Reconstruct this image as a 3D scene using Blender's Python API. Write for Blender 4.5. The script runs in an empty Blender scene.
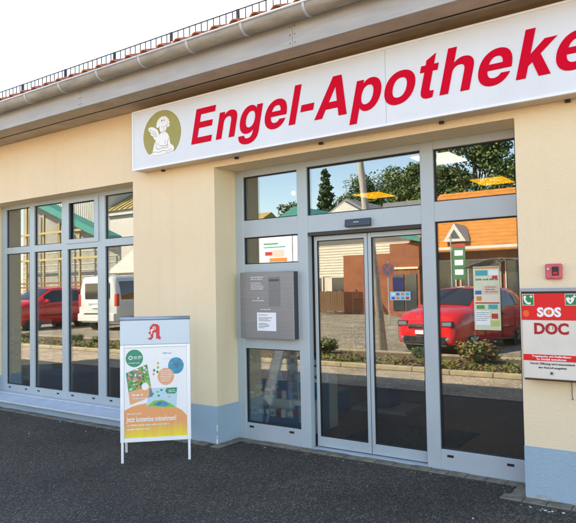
import bpy, bmesh, math, random
from mathutils import Vector, Matrix
rnd = random.Random(7)
R = math.radians
SC = bpy.context.scene
COL = SC.collection

# ------------------------------------------------------------------ camera
F_PX, YAW, PIT, ROL = 631.3, 0.6155, 0.0393, -0.0185
cam = bpy.data.cameras.new('camera')
cam.sensor_fit = 'HORIZONTAL'; cam.sensor_width = 36.0
cam.lens = F_PX / 576.0 * 36.0
cam.clip_start = 0.05; cam.clip_end = 3000
co = bpy.data.objects.new('camera', cam); COL.objects.link(co)
fw = Vector((-math.sin(YAW)*math.cos(PIT), math.cos(YAW)*math.cos(PIT), math.sin(PIT)))
rt = Vector((math.cos(YAW), math.sin(YAW), 0)); up = rt.cross(fw)
r2 = math.cos(ROL)*rt + math.sin(ROL)*up; u2 = -math.sin(ROL)*rt + math.cos(ROL)*up
m3 = Matrix((r2, u2, -fw)).transposed()
co.matrix_world = Matrix.Translation((4.3523, -4.862, 1.6)) @ m3.to_4x4()
SC.camera = co

# ------------------------------------------------------------------ world, sun, exposure
TO_SUN = Vector((-0.73, 0.885, 1.0)).normalized()
SC.world = bpy.data.worlds.new('World'); SC.world.use_nodes = True
wn = SC.world.node_tree; wn.nodes.clear()
sky = wn.nodes.new('ShaderNodeTexSky'); sky.sky_type = 'NISHITA'; sky.sun_disc = False
sky.sun_elevation = math.asin(TO_SUN.z); sky.sun_rotation = math.atan2(TO_SUN.x, TO_SUN.y)
sky.air_density = 1.0; sky.dust_density = 0.5; sky.ozone_density = 1.0; sky.altitude = 300
bg = wn.nodes.new('ShaderNodeBackground'); bg.inputs['Strength'].default_value = 0.15
wo = wn.nodes.new('ShaderNodeOutputWorld')
wn.links.new(sky.outputs[0], bg.inputs[0]); wn.links.new(bg.outputs[0], wo.inputs[0])
sun = bpy.data.lights.new('sun', 'SUN'); sun.energy = 4.8; sun.angle = R(0.55); sun.color = (1.0, 0.94, 0.84)
so = bpy.data.objects.new('sun', sun); COL.objects.link(so)
so.rotation_euler = (-TO_SUN).to_track_quat('-Z', 'Y').to_euler(); so.location = (-20, 25, 30)
SC.view_settings.view_transform = 'Standard'; SC.view_settings.look = 'None'
SC.view_settings.gamma = 1.0; SC.view_settings.use_curve_mapping = False
SC.view_settings.exposure = 2.15
SC.view_settings.use_white_balance = True; SC.view_settings.white_balance_temperature = 7600; SC.view_settings.white_balance_tint = 10
SC.render.engine = 'CYCLES'
SC.cycles.max_bounces = 10; SC.cycles.transparent_max_bounces = 16

# ------------------------------------------------------------------ materials
MATS = {}
def mat(name, c, rough=0.6, metal=0.0, var=0.0, vscale=3.0, bump=0.0, bscale=60.0, c2=None, emit=None, spec=None, stretch=None, coat=0.0):
    if name in MATS: return MATS[name]
    m = bpy.data.materials.new(name); m.use_nodes = True
    nt = m.node_tree; b = nt.nodes['Principled BSDF']
    b.inputs['Base Color'].default_value = (*c, 1); b.inputs['Roughness'].default_value = rough
    b.inputs['Metallic'].default_value = metal
    if spec is not None: b.inputs['Specular IOR Level'].default_value = spec
    if coat: b.inputs['Coat Weight'].default_value = coat; b.inputs['Coat Roughness'].default_value = 0.05
    if emit: b.inputs['Emission Color'].default_value = (*emit[0], 1); b.inputs['Emission Strength'].default_value = emit[1]
    if var or bump:
        tc = nt.nodes.new('ShaderNodeTexCoord'); src = tc.outputs['Object']
        if stretch:
            mp = nt.nodes.new('ShaderNodeMapping'); mp.inputs['Scale'].default_value = stretch
            nt.links.new(src, mp.inputs['Vector']); src = mp.outputs['Vector']
    if var:
        n = nt.nodes.new('ShaderNodeTexNoise'); n.inputs['Scale'].default_value = vscale; n.inputs['Detail'].default_value = 7
        n.inputs['Roughness'].default_value = 0.62
        nt.links.new(src, n.inputs['Vector'])
        r = nt.nodes.new('ShaderNodeValToRGB')
        lo = c2 or tuple(x*(1-var) for x in c); hi = tuple(min(1, x*(1+var*0.5)) for x in c)
        r.color_ramp.elements[0].position = 0.32; r.color_ramp.elements[1].position = 0.68
        r.color_ramp.elements[0].color = (*lo, 1); r.color_ramp.elements[1].color = (*hi, 1)
        nt.links.new(n.outputs[0], r.inputs[0]); nt.links.new(r.outputs[0], b.inputs['Base Color'])
        mr = nt.nodes.new('ShaderNodeMapRange'); mr.inputs['To Min'].default_value = max(0, rough-0.08); mr.inputs['To Max'].default_value = min(1, rough+0.1)
        nt.links.new(n.outputs[0], mr.inputs[0]); nt.links.new(mr.outputs[0], b.inputs['Roughness'])
    if bump:
        n2 = nt.nodes.new('ShaderNodeTexNoise'); n2.inputs['Scale'].default_value = bscale; n2.inputs['Detail'].default_value = 4
        nt.links.new(src, n2.inputs['Vector'])
        bp = nt.nodes.new('ShaderNodeBump'); bp.inputs['Strength'].default_value = bump; bp.inputs['Distance'].default_value = 0.01
        nt.links.new(n2.outputs[0], bp.inputs['Height']); nt.links.new(bp.outputs[0], b.inputs['Normal'])
    MATS[name] = m; return m

def plaster(name, c, c2, drip=True):
    m = mat(name, c, 0.9, var=0.001, vscale=1.3, c2=c2, bump=0.7, bscale=120, spec=0.2)
    if drip:
        nt = m.node_tree; b = nt.nodes['Principled BSDF']
        old = b.inputs['Base Color'].links[0].from_socket
        tc = nt.nodes.new('ShaderNodeTexCoord'); mp = nt.nodes.new('ShaderNodeMapping'); mp.inputs['Scale'].default_value = (9, 9, 0.7)
        n = nt.nodes.new('ShaderNodeTexNoise'); n.inputs['Scale'].default_value = 1.0; n.inputs['Detail'].default_value = 6
        r = nt.nodes.new('ShaderNodeMapRange'); r.inputs[1].default_value = 0.52; r.inputs[2].default_value = 0.85; r.inputs[4].default_value = 0.18
        mx = nt.nodes.new('ShaderNodeMixRGB'); mx.blend_type = 'MULTIPLY'; mx.inputs[2].default_value = (0.72, 0.66, 0.58, 1)
        nt.links.new(tc.outputs['Object'], mp.inputs[0]); nt.links.new(mp.outputs[0], n.inputs['Vector']); nt.links.new(n.outputs[0], r.inputs[0])
        nt.links.new(r.outputs[0], mx.inputs[0]); nt.links.new(old, mx.inputs[1]); nt.links.new(mx.outputs[0], b.inputs['Base Color'])
    return m

def asphalt(name, dark, light, sc=210.0):
    m = bpy.data.materials.new(name); m.use_nodes = True; nt = m.node_tree; b = nt.nodes['Principled BSDF']
    b.inputs['Roughness'].default_value = 0.88; b.inputs['Specular IOR Level'].default_value = 0.3
    tc = nt.nodes.new('ShaderNodeTexCoord')
    v = nt.nodes.new('ShaderNodeTexVoronoi'); v.inputs['Scale'].default_value = sc*0.42
    sep = nt.nodes.new('ShaderNodeSeparateColor')
    n = nt.nodes.new('ShaderNodeTexNoise'); n.inputs['Scale'].default_value = 0.9; n.inputs['Detail'].default_value = 8
    n3 = nt.nodes.new('ShaderNodeTexNoise'); n3.inputs['Scale'].default_value = 95; n3.inputs['Detail'].default_value = 3
    for x in (v, n, n3): nt.links.new(tc.outputs['Object'], x.inputs['Vector'])
    nt.links.new(v.outputs['Color'], sep.inputs[0])
    r = nt.nodes.new('ShaderNodeValToRGB'); e = r.color_ramp.elements
    e[0].position = 0.0; e[0].color = (*[x*0.45 for x in dark], 1); e[1].position = 1.0; e[1].color = (*[x*2.3 for x in light], 1)
    a = e.new(0.55); a.color = (*dark, 1); a2 = e.new(0.86); a2.color = (*light, 1)
    nt.links.new(sep.outputs[0], r.inputs[0])
    mx = nt.nodes.new('ShaderNodeMixRGB'); mx.blend_type = 'MULTIPLY'; mx.inputs[0].default_value = 0.85
    r2_ = nt.nodes.new('ShaderNodeValToRGB'); r2_.color_ramp.elements[0].position = 0.3; r2_.color_ramp.elements[1].position = 0.72
    r2_.color_ramp.elements[0].color = (0.55, 0.55, 0.55, 1); r2_.color_ramp.elements[1].color = (1.15, 1.12, 1.08, 1)
    nt.links.new(n.outputs[0], r2_.inputs[0]); nt.links.new(r.outputs[0], mx.inputs[1]); nt.links.new(r2_.outputs[0], mx.inputs[2])
    nt.links.new(mx.outputs[0], b.inputs['Base Color'])
    ad = nt.nodes.new('ShaderNodeMath'); ad.operation = 'ADD'
    nt.links.new(v.outputs['Distance'], ad.inputs[0]); nt.links.new(n3.outputs[0], ad.inputs[1])
    bp = nt.nodes.new('ShaderNodeBump'); bp.inputs['Strength'].default_value = 0.9; bp.inputs['Distance'].default_value = 0.008
    nt.links.new(ad.outputs[0], bp.inputs['Height']); nt.links.new(bp.outputs[0], b.inputs['Normal'])
    MATS[name] = m; return m

def glass(name, tint=(0.80, 0.86, 0.84), r0=0.185, r1=0.97):
    m = bpy.data.materials.new(name); m.use_nodes = True; nt = m.node_tree; nt.nodes.clear()
    o = nt.nodes.new('ShaderNodeOutputMaterial'); mx = nt.nodes.new('ShaderNodeMixShader')
    t = nt.nodes.new('ShaderNodeBsdfTransparent'); t.inputs[0].default_value = (*tint, 1)
    g = nt.nodes.new('ShaderNodeBsdfGlossy'); g.inputs['Roughness'].default_value = 0.0; g.inputs['Color'].default_value = (0.97, 0.98, 1, 1)
    lw = nt.nodes.new('ShaderNodeLayerWeight'); lw.inputs[0].default_value = 0.5
    p = nt.nodes.new('ShaderNodeMath'); p.operation = 'POWER'; p.inputs[1].default_value = 3.5
    mr = nt.nodes.new('ShaderNodeMapRange'); mr.inputs['To Min'].default_value = r0; mr.inputs['To Max'].default_value = r1
    nt.links.new(lw.outputs['Facing'], p.inputs[0]); nt.links.new(p.outputs[0], mr.inputs[0]); nt.links.new(mr.outputs[0], mx.inputs[0])
    # float glass is never quite flat
    tc = nt.nodes.new('ShaderNodeTexCoord'); n = nt.nodes.new('ShaderNodeTexNoise'); n.inputs['Scale'].default_value = 1.1; n.inputs['Detail'].default_value = 0
    bp = nt.nodes.new('ShaderNodeBump'); bp.inputs['Strength'].default_value = 0.05; bp.inputs['Distance'].default_value = 0.008
    nt.links.new(tc.outputs['Object'], n.inputs['Vector']); nt.links.new(n.outputs[0], bp.inputs['Height']); nt.links.new(bp.outputs[0], g.inputs['Normal'])
    nt.links.new(t.outputs[0], mx.inputs[1]); nt.links.new(g.outputs[0], mx.inputs[2]); nt.links.new(mx.outputs[0], o.inputs[0])
    MATS[name] = m; return m

M_wall = plaster('cream_plaster', (0.86, 0.705, 0.485), (0.83, 0.67, 0.445))
M_plinth = plaster('blue_plinth_paint', (0.36, 0.47, 0.55), (0.31, 0.42, 0.50), False)
M_chip = mat('bare_plaster', (0.42, 0.42, 0.40), 0.95, var=0.4, vscale=20, bump=0.6, bscale=90)
M_asph = asphalt('forecourt_asphalt', (0.062, 0.055, 0.047), (0.118, 0.106, 0.092), 300)
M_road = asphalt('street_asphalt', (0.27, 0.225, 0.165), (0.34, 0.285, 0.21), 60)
M_sett = mat('sett_stone', (0.22, 0.19, 0.14), 0.9, var=0.45, vscale=9, bump=0.7, bscale=45)
M_joint = mat('joint_sand', (0.07, 0.065, 0.055), 0.95, var=0.4, vscale=20, bump=0.5, bscale=80)
M_alu = mat('pale_aluminium', (0.42, 0.495, 0.53), 0.42, metal=0.15, var=0.05, vscale=2.5, bump=0.02, bscale=20)
M_gask_shade = mat('black_gasket_and_shade', (0.012, 0.012, 0.013), 0.6)
M_glass = glass('coated_window_glass')
M_white = mat('white_acrylic', (0.68, 0.71, 0.74), 0.35, var=0.05, vscale=2, stretch=(1, 1, 0.4))
M_wframe = mat('white_powder_coat', (0.82, 0.83, 0.84), 0.4, var=0.04, vscale=4)
M_sred = mat('sign_red', (0.62, 0.0, 0.022), 0.6, spec=0.1)
M_olive = mat('olive_print', (0.33, 0.29, 0.065), 0.5, var=0.1, vscale=10)
M_print = mat('white_print', (0.82, 0.82, 0.80), 0.5)
M_fascia = mat('grey_fascia_paint', (0.40, 0.395, 0.385), 0.6, var=0.14, vscale=5, bump=0.05, bscale=30, stretch=(0.5, 1, 3))
M_soffit = mat('brown_soffit_board', (0.46, 0.37, 0.28), 0.75, var=0.2, vscale=4, bump=0.1, bscale=50)
M_zinc = mat('zinc_gutter', (0.36, 0.33, 0.285), 0.6, metal=0.2, var=0.28, vscale=7, stretch=(0.6, 2, 2))
M_zlip = mat('bright_zinc', (0.50, 0.54, 0.58), 0.45, metal=0.3, var=0.1)
M_tile = mat('clay_roof_tile', (0.46, 0.155, 0.075), 0.8, var=0.5, vscale=8, bump=0.2, bscale=50)
M_steelg = mat('galvanised_grid', (0.07, 0.07, 0.075), 0.6, metal=0.4)
M_steel = mat('brushed_steel', (0.27, 0.28, 0.295), 0.45, metal=0.65, var=0.12, vscale=6, stretch=(0.4, 1, 14))
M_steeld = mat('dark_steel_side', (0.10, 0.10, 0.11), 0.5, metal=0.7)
M_paper = mat('paper', (0.82, 0.83, 0.86), 0.8)
M_ink = mat('dark_print', (0.02, 0.02, 0.03), 0.7)
M_cabw = mat('cabinet_offwhite', (0.72, 0.66, 0.57), 0.45, var=0.08, vscale=5)
M_cabr = mat('cabinet_red', (0.75, 0.006, 0.01), 0.4)
M_docr = mat('dark_red_print', (0.40, 0.01, 0.012), 0.45)
M_green = mat('safety_green', (0.0, 0.22, 0.06), 0.45)
M_dark = mat('black_plastic', (0.018, 0.019, 0.021), 0.35)

# ------------------------------------------------------------------ builders
class MB:
    def __init__(s): s.v = []; s.f = []; s.m = []
    def add(s, vs, fs, mi=0):
        o = len(s.v); s.v += [tuple(p) for p in vs]; s.f += [tuple(i+o for i in f) for f in fs]; s.m += [mi]*len(fs); return s
    def box(s, x0, x1, y0, y1, z0, z1, mi=0, xf=None):
        vs = [(x, y, z) for z in (z0, z1) for y in (y0, y1) for x in (x0, x1)]
        if xf: vs = [xf @ Vector(v) for v in vs]
        return s.add(vs, [(0,2,3,1),(4,5,7,6),(0,1,5,4),(2,6,7,3),(0,4,6,2),(1,3,7,5)], mi)
    def prism(s, poly, axis, a, b, mi=0, xf=None):
        # poly in the two other axes, in order x,y,z without axis
        def P(p, t): return (t, p[0], p[1]) if axis == 'x' else ((p[0], t, p[1]) if axis == 'y' else (p[0], p[1], t))
        n = len(poly); vs = [P(p, a) for p in poly] + [P(p, b) for p in poly]
        if xf: vs = [xf @ Vector(v) for v in vs]
        return s.add(vs, [tuple(range(n))[::-1], tuple(range(n, 2*n))] + [(i, (i+1) % n, n+(i+1) % n, n+i) for i in range(n)], mi)
    def tube(s, pts, rad, n=10, mi=0, cap=True):
        pts = [Vector(p) for p in pts]; rs = rad if isinstance(rad, (list, tuple)) else [rad]*len(pts)
        vs = []; fs = []
        for i, p in enumerate(pts):
            d = (pts[min(i+1, len(pts)-1)] - pts[max(i-1, 0)]).normalized()
            a = d.orthogonal().normalized() if i == 0 else (a - d*a.dot(d)).normalized()
            b = d.cross(a)
            vs += [p + (a*math.cos(2*math.pi*k/n) + b*math.sin(2*math.pi*k/n))*rs[i] for k in range(n)]
        for i in range(len(pts)-1):
            fs += [(i*n+k, i*n+(k+1) % n, (i+1)*n+(k+1) % n, (i+1)*n+k) for k in range(n)]
        if cap: fs += [tuple(range(n))[::-1], tuple((len(pts)-1)*n+k for k in range(n))]
        return s.add(vs, fs, mi)
    def disc(s, c, r, ax, n=24, mi=0, th=0.002, ry=None):
        return s
    def build(s, name, mats, parent=None, world=True, smooth=False, bevel=0.0):
        off = Vector((0, 0, 0)); p = parent
        if world:
            while p is not None: off += p.location; p = p.parent
        me = bpy.data.meshes.new(name)
        me.from_pydata([tuple(Vector(v)-off) for v in s.v], [], s.f)
        if not isinstance(mats, (list, tuple)): mats = [mats]
        for m in mats: me.materials.append(m)
        me.polygons.foreach_set('material_index', s.m)
        bm = bmesh.new(); bm.from_mesh(me)
        bmesh.ops.recalc_face_normals(bm, faces=bm.faces)
        if bevel:
            bmesh.ops.bevel(bm, geom=list(bm.edges), offset=bevel, segments=1, affect='EDGES', clamp_overlap=True)
        bm.to_mesh(me); bm.free()
        if smooth: me.polygons.foreach_set('use_smooth', [True]*len(me.polygons))
        o = bpy.data.objects.new(name, me); COL.objects.link(o)
        if parent is not None: o.parent = parent
        return o
def thing(name, label, cat, loc=(0, 0, 0), rz=0.0, group=None):
    o = bpy.data.objects.new(name, None); COL.objects.link(o); o.empty_display_size = 0.2
    o.location = loc; o.rotation_euler = (0, 0, rz); return tag(o, label, cat, group)
def tag(o, label, cat, group=None):
    o['label'] = label; o['category'] = cat
    if group: o['group'] = group
    return o
def struct(o): o['kind'] = 'structure'; return o
def inst(o, loc, parent=None, rot=None, scale=None):
    c = o.copy(); COL.objects.link(c); c.parent = parent; c.location = loc
    if rot: c.rotation_euler = rot
    if scale: c.scale = scale
    return c
def copy_tree(o, parent=None):
    c = o.copy(); COL.objects.link(c); c.parent = parent
    for ch in list(o.children): copy_tree(ch, c)
    return c
def ell(cx, cy, rx, ry, a0=0, a1=360, n=28):
    return [(cx+rx*math.cos(R(a0+(a1-a0)*i/n)), cy+ry*math.sin(R(a0+(a1-a0)*i/n))) for i in range(n+(0 if abs(a1-a0) == 360 else 1))]
def curve_mesh(name, loops, depth, m, parent, mw, local=True):
    """flat shape with holes (list of 2D loops, even-odd) -> mesh, front facing +Z of mw, child of parent (mw in parent space)"""
    cu = bpy.data.curves.new(name, 'CURVE'); cu.dimensions = '2D'; cu.fill_mode = 'BOTH'; cu.extrude = depth/2
    for lp in loops:
        sp = cu.splines.new('POLY'); sp.points.add(len(lp)-1); sp.use_cyclic_u = True
        for q, (x, y) in zip(sp.points, lp): q.co = (x, y, 0, 1)
    return to_mesh(name, cu, m, parent, mw)
def to_mesh(name, cu, m, parent, mw):
    t = bpy.data.objects.new('tmp', cu); COL.objects.link(t)
    bpy.context.view_layer.update()
    me = bpy.data.meshes.new_from_object(t.evaluated_get(bpy.context.evaluated_depsgraph_get()))
    bpy.data.objects.remove(t); bpy.data.curves.remove(cu)
    me.name = name; me.transform(mw); me.materials.clear(); me.materials.append(m)
    o = bpy.data.objects.new(name, me); COL.objects.link(o); o.parent = parent
    return o
def text(name, body, size, m, parent, mw, depth=0.001, bold=0.0, align='LEFT', sx=1.0, shear=0.0, spacing=1.0):
    cu = bpy.data.curves.new(name, 'FONT'); cu.body = body; cu.size = size; cu.extrude = depth/2; cu.offset = bold; cu.align_x = align
    cu.shear = shear; cu.space_character = spacing; cu.resolution_u = 3
    return to_mesh(name, cu, m, parent, mw @ Matrix.Diagonal((sx, 1, 1, 1)))
def facing_front(x, y, z):          # local XY -> world XZ, +Z -> -Y (towards the street)
    return Matrix.Translation((x, y, z)) @ Matrix.Rotation(R(90), 4, 'X')

# ================================================================== SETTING
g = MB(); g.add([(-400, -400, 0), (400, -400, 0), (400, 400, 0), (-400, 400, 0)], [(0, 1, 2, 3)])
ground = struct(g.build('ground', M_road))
g = MB(); g.add([(-30, -4.98, 0.004), (30, -4.98, 0.004), (30, 0.45, 0.004), (-30, 0.45, 0.004)], [(0, 1, 2, 3)])
forecourt = struct(g.build('forecourt_asphalt', M_asph))
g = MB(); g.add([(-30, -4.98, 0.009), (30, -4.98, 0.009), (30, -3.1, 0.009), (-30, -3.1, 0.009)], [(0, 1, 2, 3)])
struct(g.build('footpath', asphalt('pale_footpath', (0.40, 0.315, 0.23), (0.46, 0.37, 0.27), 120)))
# row of setts along the foot of the wall
strip = struct(MB().box(-10.4, -0.002, -0.135, -0.004, 0.0045, 0.010).box(-0.002, 0.125, -0.135, 0.2, 0.0045, 0.010).box(0.0, 3.03, 0.2, 0.338, 0.0045, 0.0102)
    .box(2.905, 3.03, -0.135, 0.2, 0.0045, 0.0098).box(3.03, 9.2, -0.135, -0.004, 0.0045, 0.010).build('paving_strip', M_joint))
def sett(x0, x1, y0, y1):
    h = 0.013 + rnd.uniform(0, 0.007); j = 0.003
    return MB().box(x0+j, x1-j, y0+j*rnd.uniform(.5, 1.6), y1-j*rnd.uniform(.5, 1.6), 0.006, h).build('stone', M_sett, strip, bevel=0.004)
x = -10.2
while x < -0.16:
    w = rnd.uniform(0.15, 0.175); sett(x, min(x+w, -0.003), -0.125, -0.008); x += w
sett(-0.003, 0.12, -0.125, -0.008); sett(0.005, 0.12, -0.008, 0.105); sett(0.005, 0.12, 0.105, 0.215)
x = 0.005
while x < 3.0:
    w = rnd.uniform(0.15, 0.175); sett(x, min(x+w, 3.026), 0.216, 0.332); x += w
sett(2.91, 3.026, 0.1, 0.216); sett(2.91, 3.026, -0.01, 0.1); sett(2.87, 3.03, -0.125, -0.008)
x = 3.03
while x < 9.0:
    w = rnd.uniform(0.15, 0.175); sett(x, x+w, -0.125, -0.008); x += w

# ================================================================== PHARMACY BUILDING
WL, WR, WT = -10.3, 9.0, 3.635
bld = thing('pharmacy_building', 'cream rendered pharmacy with blue plinth, clay tiled roof and glazed shopfront', 'building', (0, 0, 0))
TH = 0.36
WIN = (-4.40, -1.245, 0.16, 2.835); ENT = (0.0, 3.0335, 2.842)
w = MB()
# front wall, split round the two openings, butted
w.box(WL, WIN[0], 0, TH, 0.39, WT); w.box(WIN[0], WIN[1], 0, TH, WIN[3], WT); w.box(WIN[1], ENT[0], 0, TH, 0.39, WT)
w.box(ENT[0], ENT[1], 0, TH, ENT[2], WT); w.box(ENT[1], WR, 0, TH, 0.39, WT)
w.box(WL, WL+TH, TH, 11, 0.0, WT); w.box(WR-TH, WR, TH, 11, 0.0, WT); w.box(WL+TH, WR-TH, 11-TH, 11, 0, WT)
w.build('wall', M_wall, bld)
# gable ends
def rz_at(y): return 3.93 + (y+0.58)*0.466 if y < 5.5 else 3.93 + (11.58-y)*0.466
for x0 in (WL, WR-TH): MB().prism([(0.0, WT), (11, WT), (11, rz_at(11)-0.2), (5.5, rz_at(5.5)-0.2), (0.0, rz_at(0)-0.2)], 'x', x0, x0+TH).build('gable', M_wall, bld)
e = 0.004
for q in ((WL, WIN[0], -e, TH, 0, 0.39), (WIN[0], WIN[1], -e, 0.24, 0, 0.125), (WIN[1], ENT[0]+e, -e, TH, 0, 0.39), (ENT[1]-e, WR, -e, TH, 0, 0.39)): MB().box(*q).build('plinth', M_plinth, bld)
# chipped paint at the foot of the right pier and the left corner
for k in range(16):
    cx = 3.06 + rnd.random()**1.3*0.55; a = rnd.uniform(0.012, 0.04); h = rnd.uniform(0.008, 0.032)
    MB().prism([(cx+a*math.cos(t)*rnd.uniform(.7, 1.1), 0.014+h*max(-.2, math.sin(t))*rnd.uniform(.7, 1.2)) for t in [i*0.7 for i in range(9)]], 'y', -e-0.0016-0.00008*k, -e+0.001).build('bare_patch', M_chip, bld)
for (zz, hh, ww) in ((0.035, 0.03, 0.02), (0.085, 0.012, 0.008), (0.17, 0.035, 0.009)):
    jag = [(-ww*rnd.uniform(.4, 1), zz-hh+2*hh*i/6) for i in range(7)]
    MB().prism(jag+[(0.003, zz+hh*.8), (0.0035, zz-hh*.7)], 'y', -e-0.0015, -e+0.001).build('bare_patch', M_print, bld)
# soffit boards, painted shade strip in the gap, fascia
s = MB(); s.box(WL-0.2, WR+0.2, -0.235, -0.001, WT+0.002, WT+0.03); s.build('soffit_board', M_soffit, bld)
s = MB(); s.box(WL-0.2, WR+0.2, -0.495, -0.278, WT-0.002, WT+0.03); s.build('soffit_board', M_soffit, bld)
s = MB(); s.box(WL-0.2, WR+0.2, -0.2775, -0.2355, WT+0.005, WT+0.03); s.build('gap_shade_strip', M_gask_shade, bld)  # black strip closing the gap, its shade put in as colour
xs = [WL-0.2, -7.6, -4.55, -1.5, 1.37, 4.4, 7.3, WR+0.2]
for a, b in zip(xs, xs[1:]):
    s = MB(); s.box(a+0.0015, b-0.0015, -0.52, -0.496, WT-0.012, 3.875); s.build('fascia_board', M_fascia, bld)
for a in xs[1:-1]:
    for dx in (-0.025, 0.025):
        for zz in (3.66, 3.73, 3.80): MB().tube([(a+dx, -0.5195, zz), (a+dx, -0.523, zz)], 0.005, 6).build('fascia_screw', M_steelg, bld)
# roof
roof = MB()
roof.prism([(-0.50, 3.85), (5.5, 3.85+6.0*0.466), (11.5, 3.85), (11.5, 3.90), (5.5, 3.90+6.0*0.466), (-0.50, 3.90)], 'x', WL-0.22, WR+0.22)
roof = roof.build('roof', M_soffit, bld)
def tile_mesh():
    prof = []
    n = 14; W_ = 0.235
    for i in range(n+1):
        t = i/n; x = t*W_*1.06
        z = 0.023*math.cos(2*math.pi*(t*1.06-0.12))
        prof.append((x, z))
    L = 0.41; c, s_ = math.cos(math.atan(0.466)), math.sin(math.atan(0.466))
    vs = []; fs = []
    for (d, lift) in ((0.0, 0.014), (L, -0.004)):
        for th in (0.0, 0.014):
            for (x, z) in prof:
                zz = z+lift+th; vs.append((x, d*c - zz*s_, d*s_ + zz*c))
    m = n+1
    for i in range(n):
        fs += [(i, i+1, 2*m+i+1, 2*m+i), (m+i, 3*m+i, 3*m+i+1, m+i+1), (i, m+i, m+i+1, i+1)]
    fs += [(0, 2*m, 3*m, m), (m-1, 2*m-1, 4*m-1, 3*m-1)]
    return MB().add(vs, fs)
t0 = tile_mesh().build('roof_tile', M_tile, roof, world=False, smooth=True)
c_, s_ = math.cos(math.atan(0.466)), math.sin(math.atan(0.466))
first = True
for row in range(3):
    for i in range(83):
        x = WL-0.22+i*0.235
        if row > 0 and not (-5.6 < x < 6): continue
        d = row*0.33; loc = (x, -0.585+d*c_, 3.942+d*s_+0.002)
        if first: t0.location = loc; first = False; continue
        o = inst(t0, loc, roof, (rnd.uniform(-.012, .012), 0, rnd.uniform(-.008, .008)))
# tiling further up, past the built rows
g = MB(); nx = 83*6
for (yA, yB) in ((-0.585+0.99*c_, 5.5),):
    vs = []
    for yy in (yA, yB):
        for i in range(nx+1):
            x = WL-0.22+i*0.235/6; vs.append((x, yy, 3.942+(yy+0.585)*0.466+0.023*math.cos(2*math.pi*(i/6-0.12))))
    g.add(vs, [(i, i+1, nx+2+i, nx+1+i) for i in range(nx)])
o = g.build('tile_field', M_tile, roof, smooth=True); o['kind'] = 'stuff'
g = MB(); g.prism([(5.45, 3.95+6.05*0.466+.02), (11.6, 3.94), (11.6, 3.97), (5.5, 3.98+6.05*0.466+.02)], 'x', WL-0.22, WR+0.22); g.build('rear_tiling', M_tile, roof)
# gutter: half round with bead, brackets
gut = MB(); GY, GZ, GR = -0.605, 3.885, 0.082
def half(rad, x0, x1, mb, a0=180, a1=360, n=14, th=0.004):
    o_ = [(GY+rad*math.cos(R(a0+(a1-a0)*i/n)), GZ+rad*math.sin(R(a0+(a1-a0)*i/n))) for i in range(n+1)]
    i_ = [(GY+(rad-th)*math.cos(R(a0+(a1-a0)*i/n)), GZ+(rad-th)*math.sin(R(a0+(a1-a0)*i/n))) for i in range(n+1)]
    vs = [(x, *q) for x in (x0, x1) for q in o_+i_]; m = n+1; k = 2*m
    fs = []
    for i in range(n): fs += [(i, i+1, k+i+1, k+i), (m+i, k+m+i, k+m+i+1, m+i+1), (i, m+i, m+i+1, i+1), (k+i, k+i+1, k+m+i+1, k+m+i)]
    fs += [(0, k, k+m, m), (n, m+n, k+m+n, k+n)]
    mb.add(vs, fs)
half(GR, WL-0.25, WR+0.25, gut); gutter = gut.build('gutter', M_zinc, bld, smooth=False)
MB().tube([(WL-0.25, GY-GR-0.002, GZ+0.006), (WR+0.25, GY-GR-0.002, GZ+0.006)], 0.0105, 10).build('bead', M_zlip, gutter, smooth=True)
b0 = MB(); half(GR+0.006, -0.012, 0.012, b0, th=0.0055); b0.box(-0.012, 0.012, GY+GR-0.006, GY+GR+0.004, GZ-0.01, GZ+0.05)
br0 = b0.build('bracket', M_zlip, gutter, world=False)
x = -2.307-0.65*12; k = 0
while x < WR:
    if k == 0: br0.location = (x, 0, 0)
    else: inst(br0, (x, 0, 0), gutter)
    x += 0.65; k += 1
for xx in (-4.45, 2.28):
    b1 = MB(); half(GR+0.004, xx-0.06, xx+0.06, b1, th=0.004); b1.build('joint_sleeve', M_zinc, gutter)
# snow guard grid
sg = MB(); GYs = 0.0; gz0 = 4.245; guard = MB().tube([(-8.5, GYs, 4.405), (7.5, GYs, 4.405)], 0.008, 6).build('snow_guard', M_steelg, bld)
MB().tube([(-8.5, GYs, 4.235), (7.5, GYs, 4.235)], 0.006, 6).build('rail', M_steelg, guard)
bar0 = MB().tube([(0, 0, 0), (0, 0, 0.175)], 0.0075, 5).build('bar', M_steelg, guard, world=False)
k = 0; x = -6.0
while x < 3.4:
    if k == 0: bar0.location = (x, GYs, 4.232)
    else: inst(bar0, (x, GYs, 4.232), guard)
    x += 0.086; k += 1
bk0 = MB().prism([(-0.012, 4.15), (0.02, 4.15), (0.012, 4.41), (-0.012, 4.41)], 'x', -0.014, 0.014).build('bracket', M_steelg, guard, world=False)
bk0.location = (-6.3, GYs, 0)
for i in range(1, 12): inst(bk0, (-6.3+i*0.95, GYs, 0), guard)

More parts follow.
